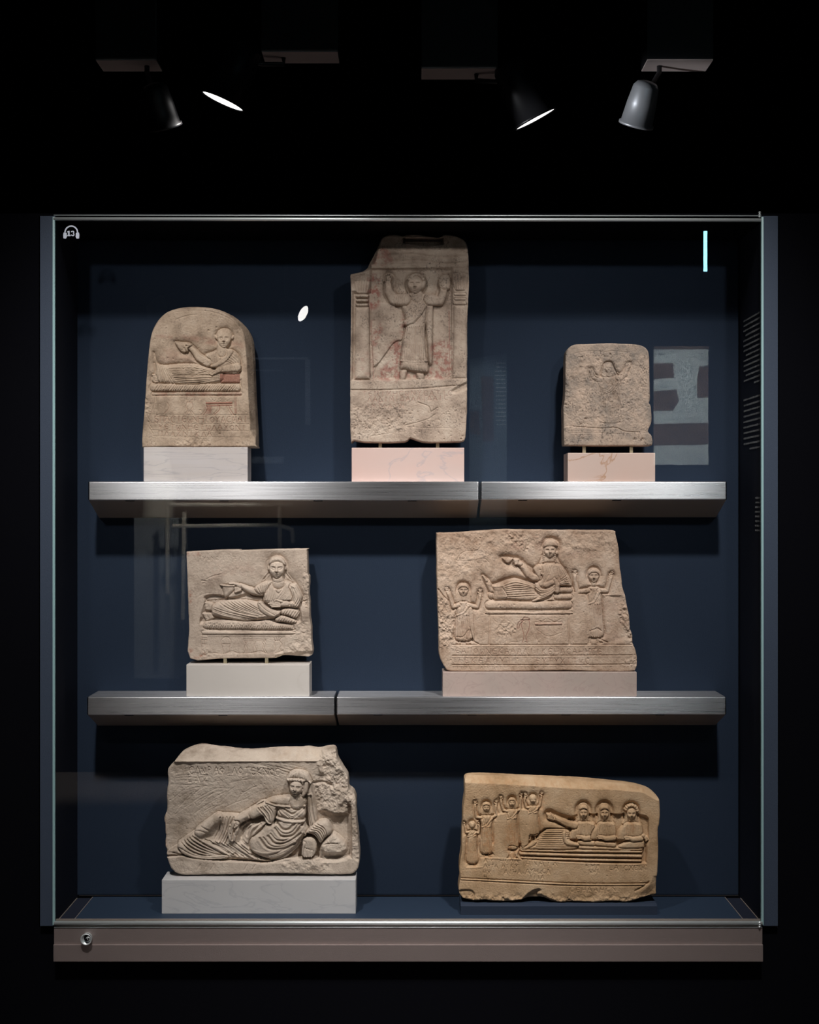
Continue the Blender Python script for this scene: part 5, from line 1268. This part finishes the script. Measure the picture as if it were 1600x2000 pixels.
    R.form([('c', [(160, 690), (300, 740), (620, 772), (770, 748)], 14)], 4, 2.4, 1.6, F, 1.5)
    # breasts and girdle
    R.form([('e', 430, 860, 100, 90), ('e', 690, 860, 90, 90)], -1, 7, 12, F, 0, 'max')
    R.folds([(350, 790), (480, 900), (560, 960), (650, 900), (760, 800)], [(440, 780), (520, 830), (570, 850), (620, 830), (700, 780)], 4, 1.4, 2.6, F)
    R.groove([(340, 790), (400, 890), (520, 950)], 1.1, 2, F); R.groove([(320, 800), (310, 920)], 1.8, 3.4, F)
    R.form([('c', [(325, 935), (450, 985), (600, 1000), (750, 985)], 20)], 2.4, 3.2, 2.2, F, 2.0)
    R.groove([(340, 900), (500, 950), (740, 960)], 1.5, 2.4, F)
    # swags over the belly
    for i, (a, b, c, d) in enumerate((((330, 1020), (420, 1110), (520, 1110), (600, 1030)), ((320, 1070), (420, 1170), (560, 1160), (680, 1020)), ((300, 1100), (400, 1220), (580, 1200), (740, 1020)), ((230, 1180), (330, 1280), (500, 1270), (700, 1100)), ((190, 1220), (300, 1330), (480, 1320), (700, 1180)),
                                   ((120, 1240), (240, 1370), (440, 1370), (620, 1280)), ((60, 1260), (180, 1400), (400, 1420), (600, 1330)))):
        R.groove([a, b, c, d], (2.2, 1.5, 2.4, 1.4, 2.0, 1.3, 2.2)[i], (3.2, 2.0, 3.4, 1.8, 3.0, 1.6, 3.0)[i], F, ridge=.9)
    R.folds([(-100, 1440), (80, 1500), (300, 1480), (600, 1330), (740, 1180)], [(-60, 1540), (100, 1590), (320, 1600), (560, 1480), (760, 1260)], 4, 2.2, 4.2, F, .1)
    R.folds([(-420, 1300), (-380, 1140), (-240, 1020)], [(-60, 1200), (-20, 1080), (120, 1010)], 3, 2.0, 3.6, F)
    R.folds([(430, 1600), (560, 1480), (680, 1330)], [(540, 1590), (650, 1480), (740, 1350)], 3, 1.3, 2.4, F)
    # lower arm, cuff and hand
    R.form([('p', [(780, 1180), (830, 1110), (960, 1010), (1100, 980), (1180, 1090), (1180, 1180), (1080, 1260), (1010, 1340), (950, 1260), (880, 1200)])], -5, 10, 10, F, 3)
    R.folds([(790, 1200), (900, 1190), (1000, 1320)], [(960, 1020), (1080, 1090), (1120, 1230)], 6, 1.3, 2.8, F)
    R.form([('p', [(720, 1330), (760, 1260), (850, 1240), (930, 1290), (950, 1400), (910, 1530), (800, 1560), (720, 1530), (740, 1420)])], -2, 8, 8, F, 3)
    for i in range(4): R.form([('c', [(770 + 36 * i, 1430 + 10 * i), (760 + 36 * i, 1535)], [24, 20])], 3.5, 2.4, 2.2, F, 1.8)
    R.form([('c', [(760, 1330), (735, 1420), (728, 1510)], [26, 24, 18])], 3.5, 3, 2.6, F, 2)
    # neck and head
    R.form([('c', [(650, 560), (640, 700)], [85, 120])], -2, 7, 9, F, 1)
    R.level([('p', [(560, 600), (680, 610), (620, 720)])], 1, 6, F)
    R.form([('p', [(490, 320), (530, 240), (620, 192), (740, 200), (810, 260), (870, 370), (820, 440), (770, 560), (730, 600), (700, 560), (560, 520), (520, 400)])], -8, 16, 11, F, 4)
    R.face(628, 462, 106, 138, -1, 12, F, turn=-.28, tilt=6, k=1.5)
    R.form([('p', [(486, 310), (530, 235), (620, 188), (740, 200), (815, 250), (850, 340), (870, 380), (800, 400), (730, 350), (640, 322), (570, 318), (520, 350), (490, 340)])], 2, 6, 8, F, 1.5)
    for i in range(9):
        t = i / 8; x = 505 + 340 * t; y = 345 - 20 * math.sin(t * 3.1) + 45 * t; R.form([('e', x, y - 8, 32, 20, 25)], 7, 2.4, 2.2, F, .8)
    R.folds([(520, 330), (560, 240), (640, 200)], [(840, 360), (800, 260), (720, 205)], 12, .9, 1.3, F, .3)
    R.form([('c', [(790, 400), (770, 520), (735, 590)], [46, 40, 26])], 0, 5, 5, F, 2)
    # inscription
    R.frame(300, 1440, 3.81)
    R.text('ICDWRAFILOTEKNOC', 215, 222, 50, 46, .66, 1.9, 'each', .9, 2, 4, .66); R.text('JLZ', 245, 285, 50, 62, .66, 1.9, 'each', 2, 2, 5, .66)
    R.daub([('p', [(880, 120), (1200, 110), (1190, 170), (900, 165)])], .22, 8, 0, 6, 8); R.daub([('p', [(430, 560), (700, 520), (900, 400), (990, 420), (700, 580)])], .26, 6, 0, 7, 8); R.daub([('p', [(540, 880), (640, 870), (660, 920), (560, 920)])], .3, 4, 0, 8, 4)
    R.wear(.5, 6, 60, 81)
    return R.build('high_relief_stele', 'thick whitish relief of a reclining draped woman on a stone ledge, inscription above', M['s6'], 0.088, 0.055, 4.5, .5)

# ================================================================== yellow stele with three diners
def stele_diners():
    R = Relief(880, 1500, 3.721, [(62, 900), (64, 850), (72, 800), (66, 720), (82, 600), (84, 500), (90, 400), (92, 300), (104, 200), (104, 120), (115, 75), (200, 66), (340, 70), (500, 78), (700, 86), (900, 95), (1040, 105), (1200, 120), (1330, 135), (1440, 165),
        (1500, 205), (1522, 250), (1520, 400), (1508, 450), (1512, 600), (1505, 760), (1498, 820), (1498, 900), (1490, 925), (1400, 940), (1280, 975), (1200, 965), (1050, 975), (900, 970), (760, 975), (680, 945), (560, 950), (400, 970), (260, 960), (160, 962), (90, 945)], seed=37, wob=.4, gain=1.6)
    names = ['praying_figure'] * 4; P = [R.label(n) for n in names]; D = [R.label('reclining_diner') for _ in range(3)]; B = R.label('couch'); CU = R.label('cushion'); I = R.label('inscription'); K = R.label('drinking_cup')
    # chamfer along the top
    w, S = R.union([('P', [(90, 60), (1600, 60), (1600, 240), (1505, 235), (1400, 175), (1200, 158), (900, 148), (600, 130), (300, 112), (120, 108), (90, 108)])], 3)
    ytop = 1500 + (np.interp((R.X[w] - 880) * 3.721, [90, 300, 600, 900, 1200, 1400, 1505], [106, 112, 130, 148, 158, 178, 236])) / 3.721
    R.H[w] = np.where(S > 0, R.H[w] - np.clip(ytop - R.Y[w], 0, 30) * 1.3, R.H[w]); R.rough([('P', [(110, 70), (1440, 120), (1440, 165), (110, 108)])], 1.5, 7, 4, 3)
    R.form([('P', [(104, 130), (60, 700), (60, 60), (104, 60)])], -2, 2, 3)
    # couch, cut into the ground
    R.level([('p', [(500, 560), (650, 470), (700, 440), (860, 440), (900, 350), (1420, 350), (1428, 560), (1424, 670), (1400, 692), (1200, 695), (800, 680), (560, 662), (495, 640), (500, 600)])], -4.8, 1.6)
    R.sink([('e', 968, 310, 54, 62), ('e', 1120, 310, 58, 64), ('e', 1315, 320, 58, 66), ('c', [(870, 400), (780, 370), (720, 345)], [34, 30, 34])], 4.5, 2.6, .6)
    for y0, y1, hh, x0 in ((662, 688, 11, 520), (632, 655, 14, 515), (602, 618, 16, 520), (575, 600, 16, 700)):
        R.form([('c', [(x0, y0 - 8), ((x0 + 1395) / 2, (y0 + y1) / 2 - 6), (1385, y1 - 12)], hh)], -4.5, 5, 4, B, 1.2)
    R.form([('c', [(940, 545), (1040, 550)], 20), ], -3, 4, 4, CU, 1); R.form([('c', [(1068, 550), (1190, 560)], 20)], -3, 4, 4, CU, 1)
    R.form([('p', [(1220, 565), (1310, 528), (1400, 525), (1412, 560), (1400, 585), (1300, 588), (1235, 585)])], -3, 4, 5, CU, 1)
    # covered legs
    R.form([('p', [(520, 590), (600, 540), (680, 460), (720, 442), (860, 450), (870, 520), (920, 560), (925, 590), (820, 600), (620, 596)])], -4.6, 5, 5, D[0], 1)
    R.folds([(690, 452), (770, 450), (850, 455)], [(540, 588), (680, 590), (900, 588)], 10, .6, 1.4, D[0])
    R.form([('p', [(510, 595), (590, 545), (640, 510), (620, 560), (560, 590)])], -3, 3, 3, D[0], .8)
    # three diners
    for n, (cx, cy, rx, ry, mode) in enumerate(((967, 328, 33, 46, 'band'), (1120, 330, 35, 48, 'band'), (1316, 334, 36, 46, 'curl'))):
        F = D[n]; sl = 60 if n < 2 else 66; sr = 85 if n == 0 else 78
        R.form([('p', [(cx - rx * 1.15, cy - 30), (cx - 20, cy - 68), (cx + 22, cy - 68), (cx + rx * 1.2, cy - 30), (cx + rx * 1.4, cy + 40), (cx + sr, cy + 90), (cx, cy + 90), (cx - sl, cy + 78), (cx - rx * 1.35, cy + 40)])], -4, 2.6, 4, F, 1)
        R.folds([(cx - rx * 1.1, cy), (cx - sl * .8, cy + 70)], [(cx - rx * .8, cy + 10), (cx - 30, cy + 70)], 2, .5, .8, F)
        R.form([('c', [(cx, cy + 30), (cx, cy + 62)], [20, 24])], -3, 3, 3, F, .3)
        R.form([('p', [(cx - sl, cy + 90), (cx - 40, cy + 64), (cx, cy + 58), (cx + 40, cy + 62), (cx + sr, cy + 80), (cx + sr + 10, cy + 160), (cx + sr - 10, cy + 190), (cx - 40, cy + 196), (cx - sl - 40, cy + 190), (cx - sl - 30, cy + 130)])], -4, 5, 6, F, 1)
        R.folds([(cx - 50, cy + 80), (cx - 60, cy + 180)], [(cx + 5, cy + 80), (cx - 5, cy + 180)], 5, .5, .8, F, .3)
        R.folds([(cx + 10, cy + 70), (cx + 5, cy + 170)], [(cx + 75, cy + 90), (cx + 72, cy + 170)], 7, .55, 1.2, F)
        R.form([('c', [(cx + sr - 8, cy + 178), (cx + 10, cy + 185), (cx - 25, cy + 172)], [20, 19, 14])], -.8, 3.4, 4, F, 1.2)
        for i in range(4): R.form([('c', [(cx - 22, cy + 166 + 6 * i), (cx - 52 + 4 * abs(i - 1), cy + 163 + 7 * i)], 4.5)], .6, 1.4, 1, F, .7)
        R.form([('e', cx, cy - 20, rx * 1.08, ry * .85)], -3, 3.6, 5, F, 1)
        R.face(cx, cy, rx * .95, ry, -2, 5, F, k=1.3)
        if mode == 'band': R.form([('p', [(cx - rx * .9, cy - 22), (cx - rx * .7, cy - 46), (cx, cy - 56), (cx + rx * .7, cy - 46), (cx + rx * .9, cy - 22), (cx + 12, cy - 32), (cx - 12, cy - 32)])], 1.2, 1.6, 2, F, 1); R.groove([(cx - rx * .85, cy - 22), (cx, cy - 33), (cx + rx * .85, cy - 22)], .6, 1.2, F)
        else:
            for i in range(8):
                t = math.radians(192 + 24 * i); R.form([('e', cx + 42 * math.cos(t), cy - 24 + 38 * math.sin(t), 12, 11)], 0, 2.2, 2, F, .8)
    R.form([('p', [(812, 470), (840, 462), (850, 520), (930, 548), (930, 570), (860, 566), (822, 540)])], -2, 4, 4, D[0], 1)
    R.form([('c', [(905, 420), (850, 408), (800, 385), (760, 365)], [26, 24, 20, 17])], -2.8, 4, 4, D[0], 1.2)
    R.form([('p', [(695, 335), (720, 332), (755, 348), (765, 375), (745, 388), (715, 375)])], -2.8, 3, 3, K, 1)
    for i in range(5): R.form([('c', [(748, 372 - 4 * i), (708 + 5 * i, 368 - 9 * i)], 4)], -.6, 1.6, 1, D[0], .7)
    R.form([('c', [(1400, 492), (1428, 520)], [14, 12])], -2, 4, 4, D[2], 1)
    for i in range(4): R.form([('c', [(1412 + 5 * i, 500), (1420 + 6 * i, 535 - 4 * i)], 4)], -.4, 1.6, 1, D[2], .7)
    # four praying figures
    orant(R, P[0], (158, 418, 21, 24), 455, 32, 40, 500, 690, 712, ((112, 472), (106, 440), (102, 412)), ((208, 480), (212, 450), (211, 418)), 1, -3.8, hand=22, nf=8, veil=False, cap=None, arm=.9)
    orant(R, P[1], (262, 290, 28, 34), 345, 48, 44, 430, 620, 652, ((190, 360), (180, 310), (180, 264)), ((338, 345), (330, 310), (334, 262)), 1, -3.8, hand=30, nf=8, cap='band', arm=.95)
    orant(R, P[2], (448, 255, 25, 32), 300, 40, 43, 370, 585, 655, ((385, 310), (370, 270), (368, 228)), ((512, 300), (514, 250), (518, 205)), 1, -3.8, hand=28, nf=9, cap='band', arm=.95, hems=[(-45, 580), (0, 565), (45, 580)])
    orant(R, P[3], (601, 232, 24, 30), 275, 40, 40, 330, 490, 530, ((552, 290), (540, 250), (545, 208)), ((650, 280), (660, 240), (664, 200)), 1, -3.8, hand=27, nf=9, cap=None, arm=.95, hems=[(-36, 482), (0, 490), (36, 480)])
    R.level([('p', [(322, 420), (345, 345), (380, 335), (413, 352), (413, 650), (340, 645), (300, 600), (320, 520)])], -.5, 1); R.level([('p', [(500, 330), (540, 305), (570, 330), (572, 530), (545, 570), (515, 568)])], -.5, 1)
    for y in (655, 722): pass
    R.groove([(235, 655), (400, 660), (560, 668), (900, 690), (1300, 700), (1410, 692), (1428, 640), (1430, 545)], .8, -1.0); R.groove([(118, 728), (235, 722)], .8, -.8)
    # ruled band and inscription
    R.groove([(80, 800), (400, 815), (900, 838), (1300, 840), (1440, 836)], .9, 1.8); R.groove([(78, 815), (400, 832), (900, 856), (1300, 858), (1400, 855)], .9, 1.6); R.add([('P', [(80, 805), (900, 843), (1420, 843), (1420, 851), (900, 851), (80, 811)])], .8, 1.2)
    R.groove([(1440, 830), (1390, 870), (1345, 892)], 1.5, 2.0)
    for t, x, y, dx, sz in (('AY', 245, 662, 44, 28), ('HELA', 365, 660, 34, 28), ('ANAYX', 545, 668, 50, 44), ('AYTA', 245, 702, 26, 24), ('AIKY', 375, 700, 32, 28), ('HXI', 238, 745, 32, 30), ('AIPA', 392, 742, 32, 30), ('AYHWCAI', 548, 735, 30, 34), ('HI', 245, 785, 30, 20),
                            ('IIIA', 575, 785, 28, 24), ('JAICXEWC', 1155, 708, 36, 34), ('EHM', 985, 700, 40, 28), ('WVI', 1010, 735, 26, 30), ('CEPAAHCN', 870, 868, 44, 32)):
        R.text(t.replace('P', 'H'), x, y, sz, dx, .48, 1.0, I, .3, 2, int(x), .75)
    R.groove([(1138, 690), (1140, 830)], .45, .6); R.groove([(528, 670), (530, 790)], .45, .5); R.groove([(1102, 700), (1106, 810)], .4, .5); R.groove([(880, 905), (1300, 912)], .35, .5)
    # chipped lower edge
    R.form([('p', [(60, 895), (150, 890), (175, 930), (150, 970), (60, 960)])], -3, 1, 4, None, 1.5); R.level([('p', [(540, 950), (600, 900), (650, 890), (640, 920), (700, 950), (760, 985), (540, 985)])], -5, 4); R.level([('p', [(1400, 935), (1470, 860), (1500, 800), (1520, 950)])], -3.5, 6)
    R.rough([('P', [(60, 925), (1500, 925), (1500, 985), (60, 985)])], 3.0, 12, 9, 6)
    for Pp, v, th, sd in (([(240, 420), (320, 420), (330, 640), (240, 640)], .38, -.02, 3), ([(410, 420), (500, 420), (520, 640), (410, 640)], .34, -.05, 4), ([(130, 500), (210, 500), (210, 715), (130, 715)], .25, 0, 5), ([(640, 200), (690, 200), (700, 320), (640, 540)], .3, 0, 6),
                         ([(1290, 400), (1330, 400), (1330, 460), (1290, 460)], .5, -.1, 7), ([(1415, 540), (1440, 540), (1430, 690), (1400, 690)], .3, -.2, 8), ([(180, 300), (220, 340), (260, 420), (180, 400)], .3, -.1, 9), ([(110, 110), (1400, 170), (1400, 150), (110, 80)], .3, .05, 10)):
        R.daub([('p', Pp)], v, 4, th, sd, 5)
    R.wear(.18, 7, 20, 91)
    return R.build('yellow_stele', 'yellowish stele with three reclining diners and four small praying figures', M['s7'], 0.066, 0.05, 3.0, .5)
# ================================================================== put the stelae on their blocks
import time as _t
M['m_white'] = marble('white_marble_banded', (.66, .62, .62), (.46, .44, .47), (1.2, 1, 9), 7, .55, .6, 3.3, warm=(.64, .59, .57))
M['m_pink'] = marble('pink_marble_veined', (.70, .50, .45), (.50, .44, .46), (1, 1, 1.8), 7, .6, .8, 6.2, hi=.488, warm=(.66, .51, .47))
M['m_pink2'] = marble('pink_marble_rust_vein', (.70, .51, .44), (.48, .25, .12), (1, 1, .8), 9, .7, 1.2, 8.9, hi=.487, warm=(.67, .53, .47))
M['m_plain'] = marble('plain_white_stone', (.70, .66, .62), (.62, .57, .52), (1, 1, 1), 6, .3, 1, 1.2, warm=(.67, .63, .59))
M['m_rose'] = marble('dull_rose_marble', (.52, .41, .37), (.40, .30, .27), (1, 1, 1), 24, .4, 2, 4.4, warm=(.47, .39, .35))
M['m_cool'] = marble('cool_white_marble', (.60, .60, .61), (.46, .47, .50), (1, 1, 2.4), 7, .5, 1.5, 7.1, hi=.495, warm=(.57, .57, .58))
M['navy_block'] = plain('navy_painted_block', (.028, .040, .066), 0.6, spec=.2)

def block(label, pxa, pxb, pyt, pyb, yf, depth, mat, zbase, pins=(), pin_top=None, bev=0.0012, pin_y=None):
    xa, xb = px_x(pxa, yf), px_x(pxb, yf); z1 = px_z(pyt, yf)
    t = thing('stele_mount', label, 'mount block', ((xa + xb) / 2, yf + depth / 2, zbase), 'mount blocks under the stelae')
    obj('block', box_bm((xa, yf, zbase), (xb, yf + depth, z1), bev, 2), mat, t)
    for px in pins:
        y = pin_y or yf + 0.028; c = px_x(px, y); zt = px_z(pin_top, y)
        bm = bmesh.new(); box(bm, (c - 0.0035, y - 0.003, z1 - 0.001), (c + 0.0035, y + 0.003, zt + 0.001), 0.0008)
        obj('pin', bm, M['brass'], t)
    return z1

block('white marble block with fine grey bands under the round-topped stele', 280.5, 484, 873.4, 940, .107, .068, M['m_white'], ZS1)
block('pink marble block with grey veins under the tall stele', 687, 907, 874.5, 940.5, .112, .064, M['m_pink'], ZS1, (743, 855), 861)
block('small pink marble block with rust vein under the small worn stele', 1109, 1280, 884.5, 938.5, .104, .080, M['m_pink2'], ZS1, (1141, 1233), 868)
block('plain white stone block under the square stele', 364, 604.5, 1298, 1357, .104, .078, M['m_plain'], ZS2, (440, 521), 1283)
block('dull rose marble block under the broad stele', 865, 1244, 1312.6, 1357, .104, .074, M['m_rose'], ZS2)
def z_floor_px(y): return 1000 + (EYE - FL) / ((DG + y) / DG * UNIT)
block('large cool white marble block under the reclining woman relief', 316, 695, 1718.5, 0, .060, .070, M['m_cool'], FL)
# wedge shaped navy block under the yellow stele
y0 = .052; xa, xb = px_x(900, y0), px_x(1284, y0)
zt = px_z(1769, y0)
t = thing('stele_mount', 'low navy painted block with sloping top under the yellow stele', 'mount block', ((xa + xb) / 2, y0, FL), 'mount blocks under the stelae')
bm = bmesh.new(); prism(bm, [Vector((xa, y0, FL)), Vector((xa, y0 + .075, FL)), Vector((xa, y0 + .075, zt + .002)), Vector((xa, y0 + .012, zt + .002)), Vector((xa, y0, zt - .001))], (xb - xa, 0, 0))
obj('block', bm, M['navy_block'], t)

for f in (stele_round, stele_tall, stele_small, stele_square, stele_broad, stele_woman, stele_diners):
    t0 = _t.time(); f(); print(f.__name__, round(_t.time() - t0, 1))
# ================================================================== exhibits on the other side of the room (seen mirrored in the front glass)
def mir(px, py, y):
    """point in the room at depth y whose mirror image in the glass lands on a photo pixel"""
    dist = DG - y; k = dist / DG * UNIT
    return Vector(((px - 800) * k, y, EYE - (py - 1000) * k))
BY = YB + 0.03
b = thing('textile_panel', 'pale display board with brown textile strips, mirrored beside the small worn stele', 'display board', mir(1275, 908, BY))
def mbox(px0, py0, px1, py1, y, t): 
    a, c = mir(px0, py0, y), mir(px1, py1, y); return box_bm((a.x, y - t, c.z), (c.x, y, a.z), 0.002)
M['board'] = plain('pale_board', (.46, .50, .48), .8, bump=.2, bscale=60)
M['textile'] = plain('brown_textile', (.13, .085, .065), .95, bump=.6, bscale=400, var=.4, vscale=20)
obj('board', mbox(1277, 682, 1384, 908, BY, .03), M['board'], b)
obj('frame_edge', mbox(1277, 676, 1385, 682, BY + .01, .03), M['textile'], b)
def frag(pts, lab='textile_fragment'):
    bm = bmesh.new(); prism(bm, [mir(x, y, BY + .004) for x, y in pts], (0, -.004, 0)); return obj(lab, bm, M['textile'], b)
frag([(1277, 710), (1315, 709), (1317, 738), (1277, 740)]); frag([(1277, 764), (1322, 761), (1326, 784), (1314, 802), (1277, 803)]); frag([(1277, 828), (1384, 826), (1384, 868), (1277, 870)]); frag([(1366, 716), (1384, 714), (1384, 777), (1362, 777), (1362, 740)])
spot('spot_light', (mir(1300, 790, BY).x * .9, BY + 1.3, 2.3), mir(1330, 800, BY), 650, 40, .03, .5, (.92, .98, 1))  # unseen lamp added so the board shows up in the glass
# text panel with a small lectern in front
t = thing('text_panel', 'grey upright text panel with lines of print, mirrored beside the tall stele', 'text panel', mir(955, 1030, BY + .6))
M['panel'] = plain('grey_panel', (.13, .17, .19), .7)
bm = bmesh.new(); prism(bm, [mir(x, y, BY + .6) for x, y in [(917, 701), (990, 690), (990, 1040), (917, 1040)]], (0, -.03, 0)); obj('panel_board', bm, M['panel'], t)
tb = bmesh.new(); rr = random.Random(2)
for i in range(16):
    y = 708 + i * 8.0
    a, c = mir(966 + rr.uniform(0, 4), y, BY + .602), mir(988, y + 2.2, BY + .602); box(tb, (a.x, BY + .600, c.z), (c.x, BY + .6015, a.z))
o = obj('printed_lines', tb, M['board'], t); o['kind'] = 'stuff'
def dark(pts, d, nm='dark_shape'):
    bm = bmesh.new(); prism(bm, [mir(x, y, BY + d) for x, y in pts], (0, -.004, 0)); return obj(nm, bm, M['textile'], t)
dark([(919, 803), (936, 803), (938, 850), (919, 846)], .605, 'picture'); dark([(940, 735), (964, 735), (964, 862), (944, 862)], .605, 'picture'); 
# tall stone exhibit on a plinth at the left
M['far_stone'] = plain('far_stone', (.34, .33, .29), .9, bump=.5, bscale=20, var=.3, vscale=8)
M['plinth'] = plain('grey_plinth', (.15, .17, .19), .8)
t = thing('stone_exhibit', 'dim stone figure on grey plinth, mirrored beside the round-topped stele', 'sculpture', mir(315, 1320, BY + .5))
bm = bmesh.new()
prof = [(1010, 30), (960, 33), (900, 29), (800, 34), (720, 37), (690, 30), (660, 20), (640, 22), (600, 20), (585, 12), (576, 3)]
base = mir(310, 1010, BY + .5); k = (mir(311, 1000, 0).x - mir(310, 1000, 0).x)
kk = (DG - BY - .5) / DG * UNIT
lathe(bm, base, (0, 0, 1), [((1010 - y) * kk, r * kk) for y, r in prof], 24)
for v in bm.verts: v.co += Vector((math.sin(v.co.z * 23) * .02, 0, 0))
obj('stone_figure', bm, M['far_stone'], t, True)
a, c = mir(271, 1011, BY + .5), mir(357, 1320, BY + .5)
obj('plinth', box_bm((a.x, BY + .3, c.z), (c.x, BY + .65, a.z), .004), M['plinth'], t)
spot('spot_light', (base.x + .4, BY + 1.6, 2.3), base + Vector((0, 0, -.35)), 300, 60, .03, .6, (1, .97, .88))  # added lamp, out of view, lifts the stone figure and plinth
spot('spot_light', (mir(955, 800, BY).x + .1, BY + 1.7, 2.3), mir(955, 850, BY + .6), 170, 46, .03, .5, (.85, .95, 1))  # added lamp for the mirrored text panel, itself out of view
# table-like vitrine of bars
t = thing('metal_table_frame', 'dim pale metal bar frame, mirrored above the square stele', 'frame', mir(430, 1200, BY + .9))
def bar(p, q, r=.012):
    bm = bmesh.new(); tube(bm, [mir(*p, BY + .9), mir(*q, BY + .9)], r, 8); obj('bar', bm, M['far_stone'], t)
for p, q in (((327, 960), (327, 1160)), ((547, 985), (547, 1080)), ((335, 1028), (545, 1026)), ((547, 1026), (572, 1036)), ((572, 1036), (573, 1060)), ((360, 1000), (357, 1210)), ((330, 986), (572, 986))): bar(p, q)
spot('spot_light', (mir(440, 1000, BY).x, BY + 2.1, 2.3), mir(430, 1060, BY + .9), 110, 60, .03, .6, (1, .97, .88))  # unseen lamp added to bring up the metal bars
# doorway like frame
t = thing('pale_door_frame', 'faint pale frame mirrored between the round-topped and the tall stele', 'frame', mir(560, 940, BY + .2))
for q in ((492, 698, 602, 702), (596, 702, 606, 830), (492, 722, 552, 724.5), (492, 892, 554, 905)):
    obj('frame_bar', mbox(*q, BY + .2, .03), M['plinth'], t)
spot('spot_light', (mir(550, 800, BY).x, BY + 1.6, 2.3), mir(550, 800, BY + .2), 130, 50, .03, .6, (.85, .93, 1))  # unseen lamp added to bring up the pale frame
# reflected lamp and blue tube
M['tube'] = glow('blue_neon', (0.26, 0.78, 1.0), 75)
t = thing('blue_tube_light', 'thin glowing blue vertical tube lamp mirrored at the top corner of the case', 'tube light', mir(1378, 447, -3.9))
a, c = mir(1378, 447, -3.9), mir(1378, 536, -3.9)
bm = bmesh.new(); cyl(bm, a, c, .0085, n=16); obj('tube', bm, M['tube'], t)
for p in (a, c):
    bm = bmesh.new(); cyl(bm, p + Vector((0, 0, .012)), p - Vector((0, 0, .012)), .0105, n=16); obj('end_cap', bm, M['lamp_grey'], t)
bm = bmesh.new(); cyl(bm, a + Vector((0, 0, .01)), Vector((a.x, a.y, ZC)), .002, n=8); obj('hanging_wire', bm, M['lamp_black'], t)
t = thing('ceiling_lamp', 'small lit ceiling lamp mirrored above and beside the round-topped stele', 'spotlight', mir(591, 600, -2.0))
p = mir(591, 612, -2.0); nrm = Vector((.80, .38, -.46)).normalized()
bm = bmesh.new(); lathe(bm, p, -nrm, [(-.004, .029), (.0, .030), (.08, .026), (.09, .015), (.092, .001)], 32); obj('lamp_head', bm, M['lamp_black'], t, True)
bm = bmesh.new(); lathe(bm, p, nrm, [(0.002, .0275), (.003, .020), (.0035, .0005)], 32); obj('lens', bm, glow('mirrored_lens', (1, .98, .95), 34), t)
bm = bmesh.new(); tube(bm, [p - nrm * .07, Vector((p.x - nrm.x * .07, p.y - nrm.y * .07, ZC))], .006, 8); obj('arm', bm, M['lamp_black'], t)
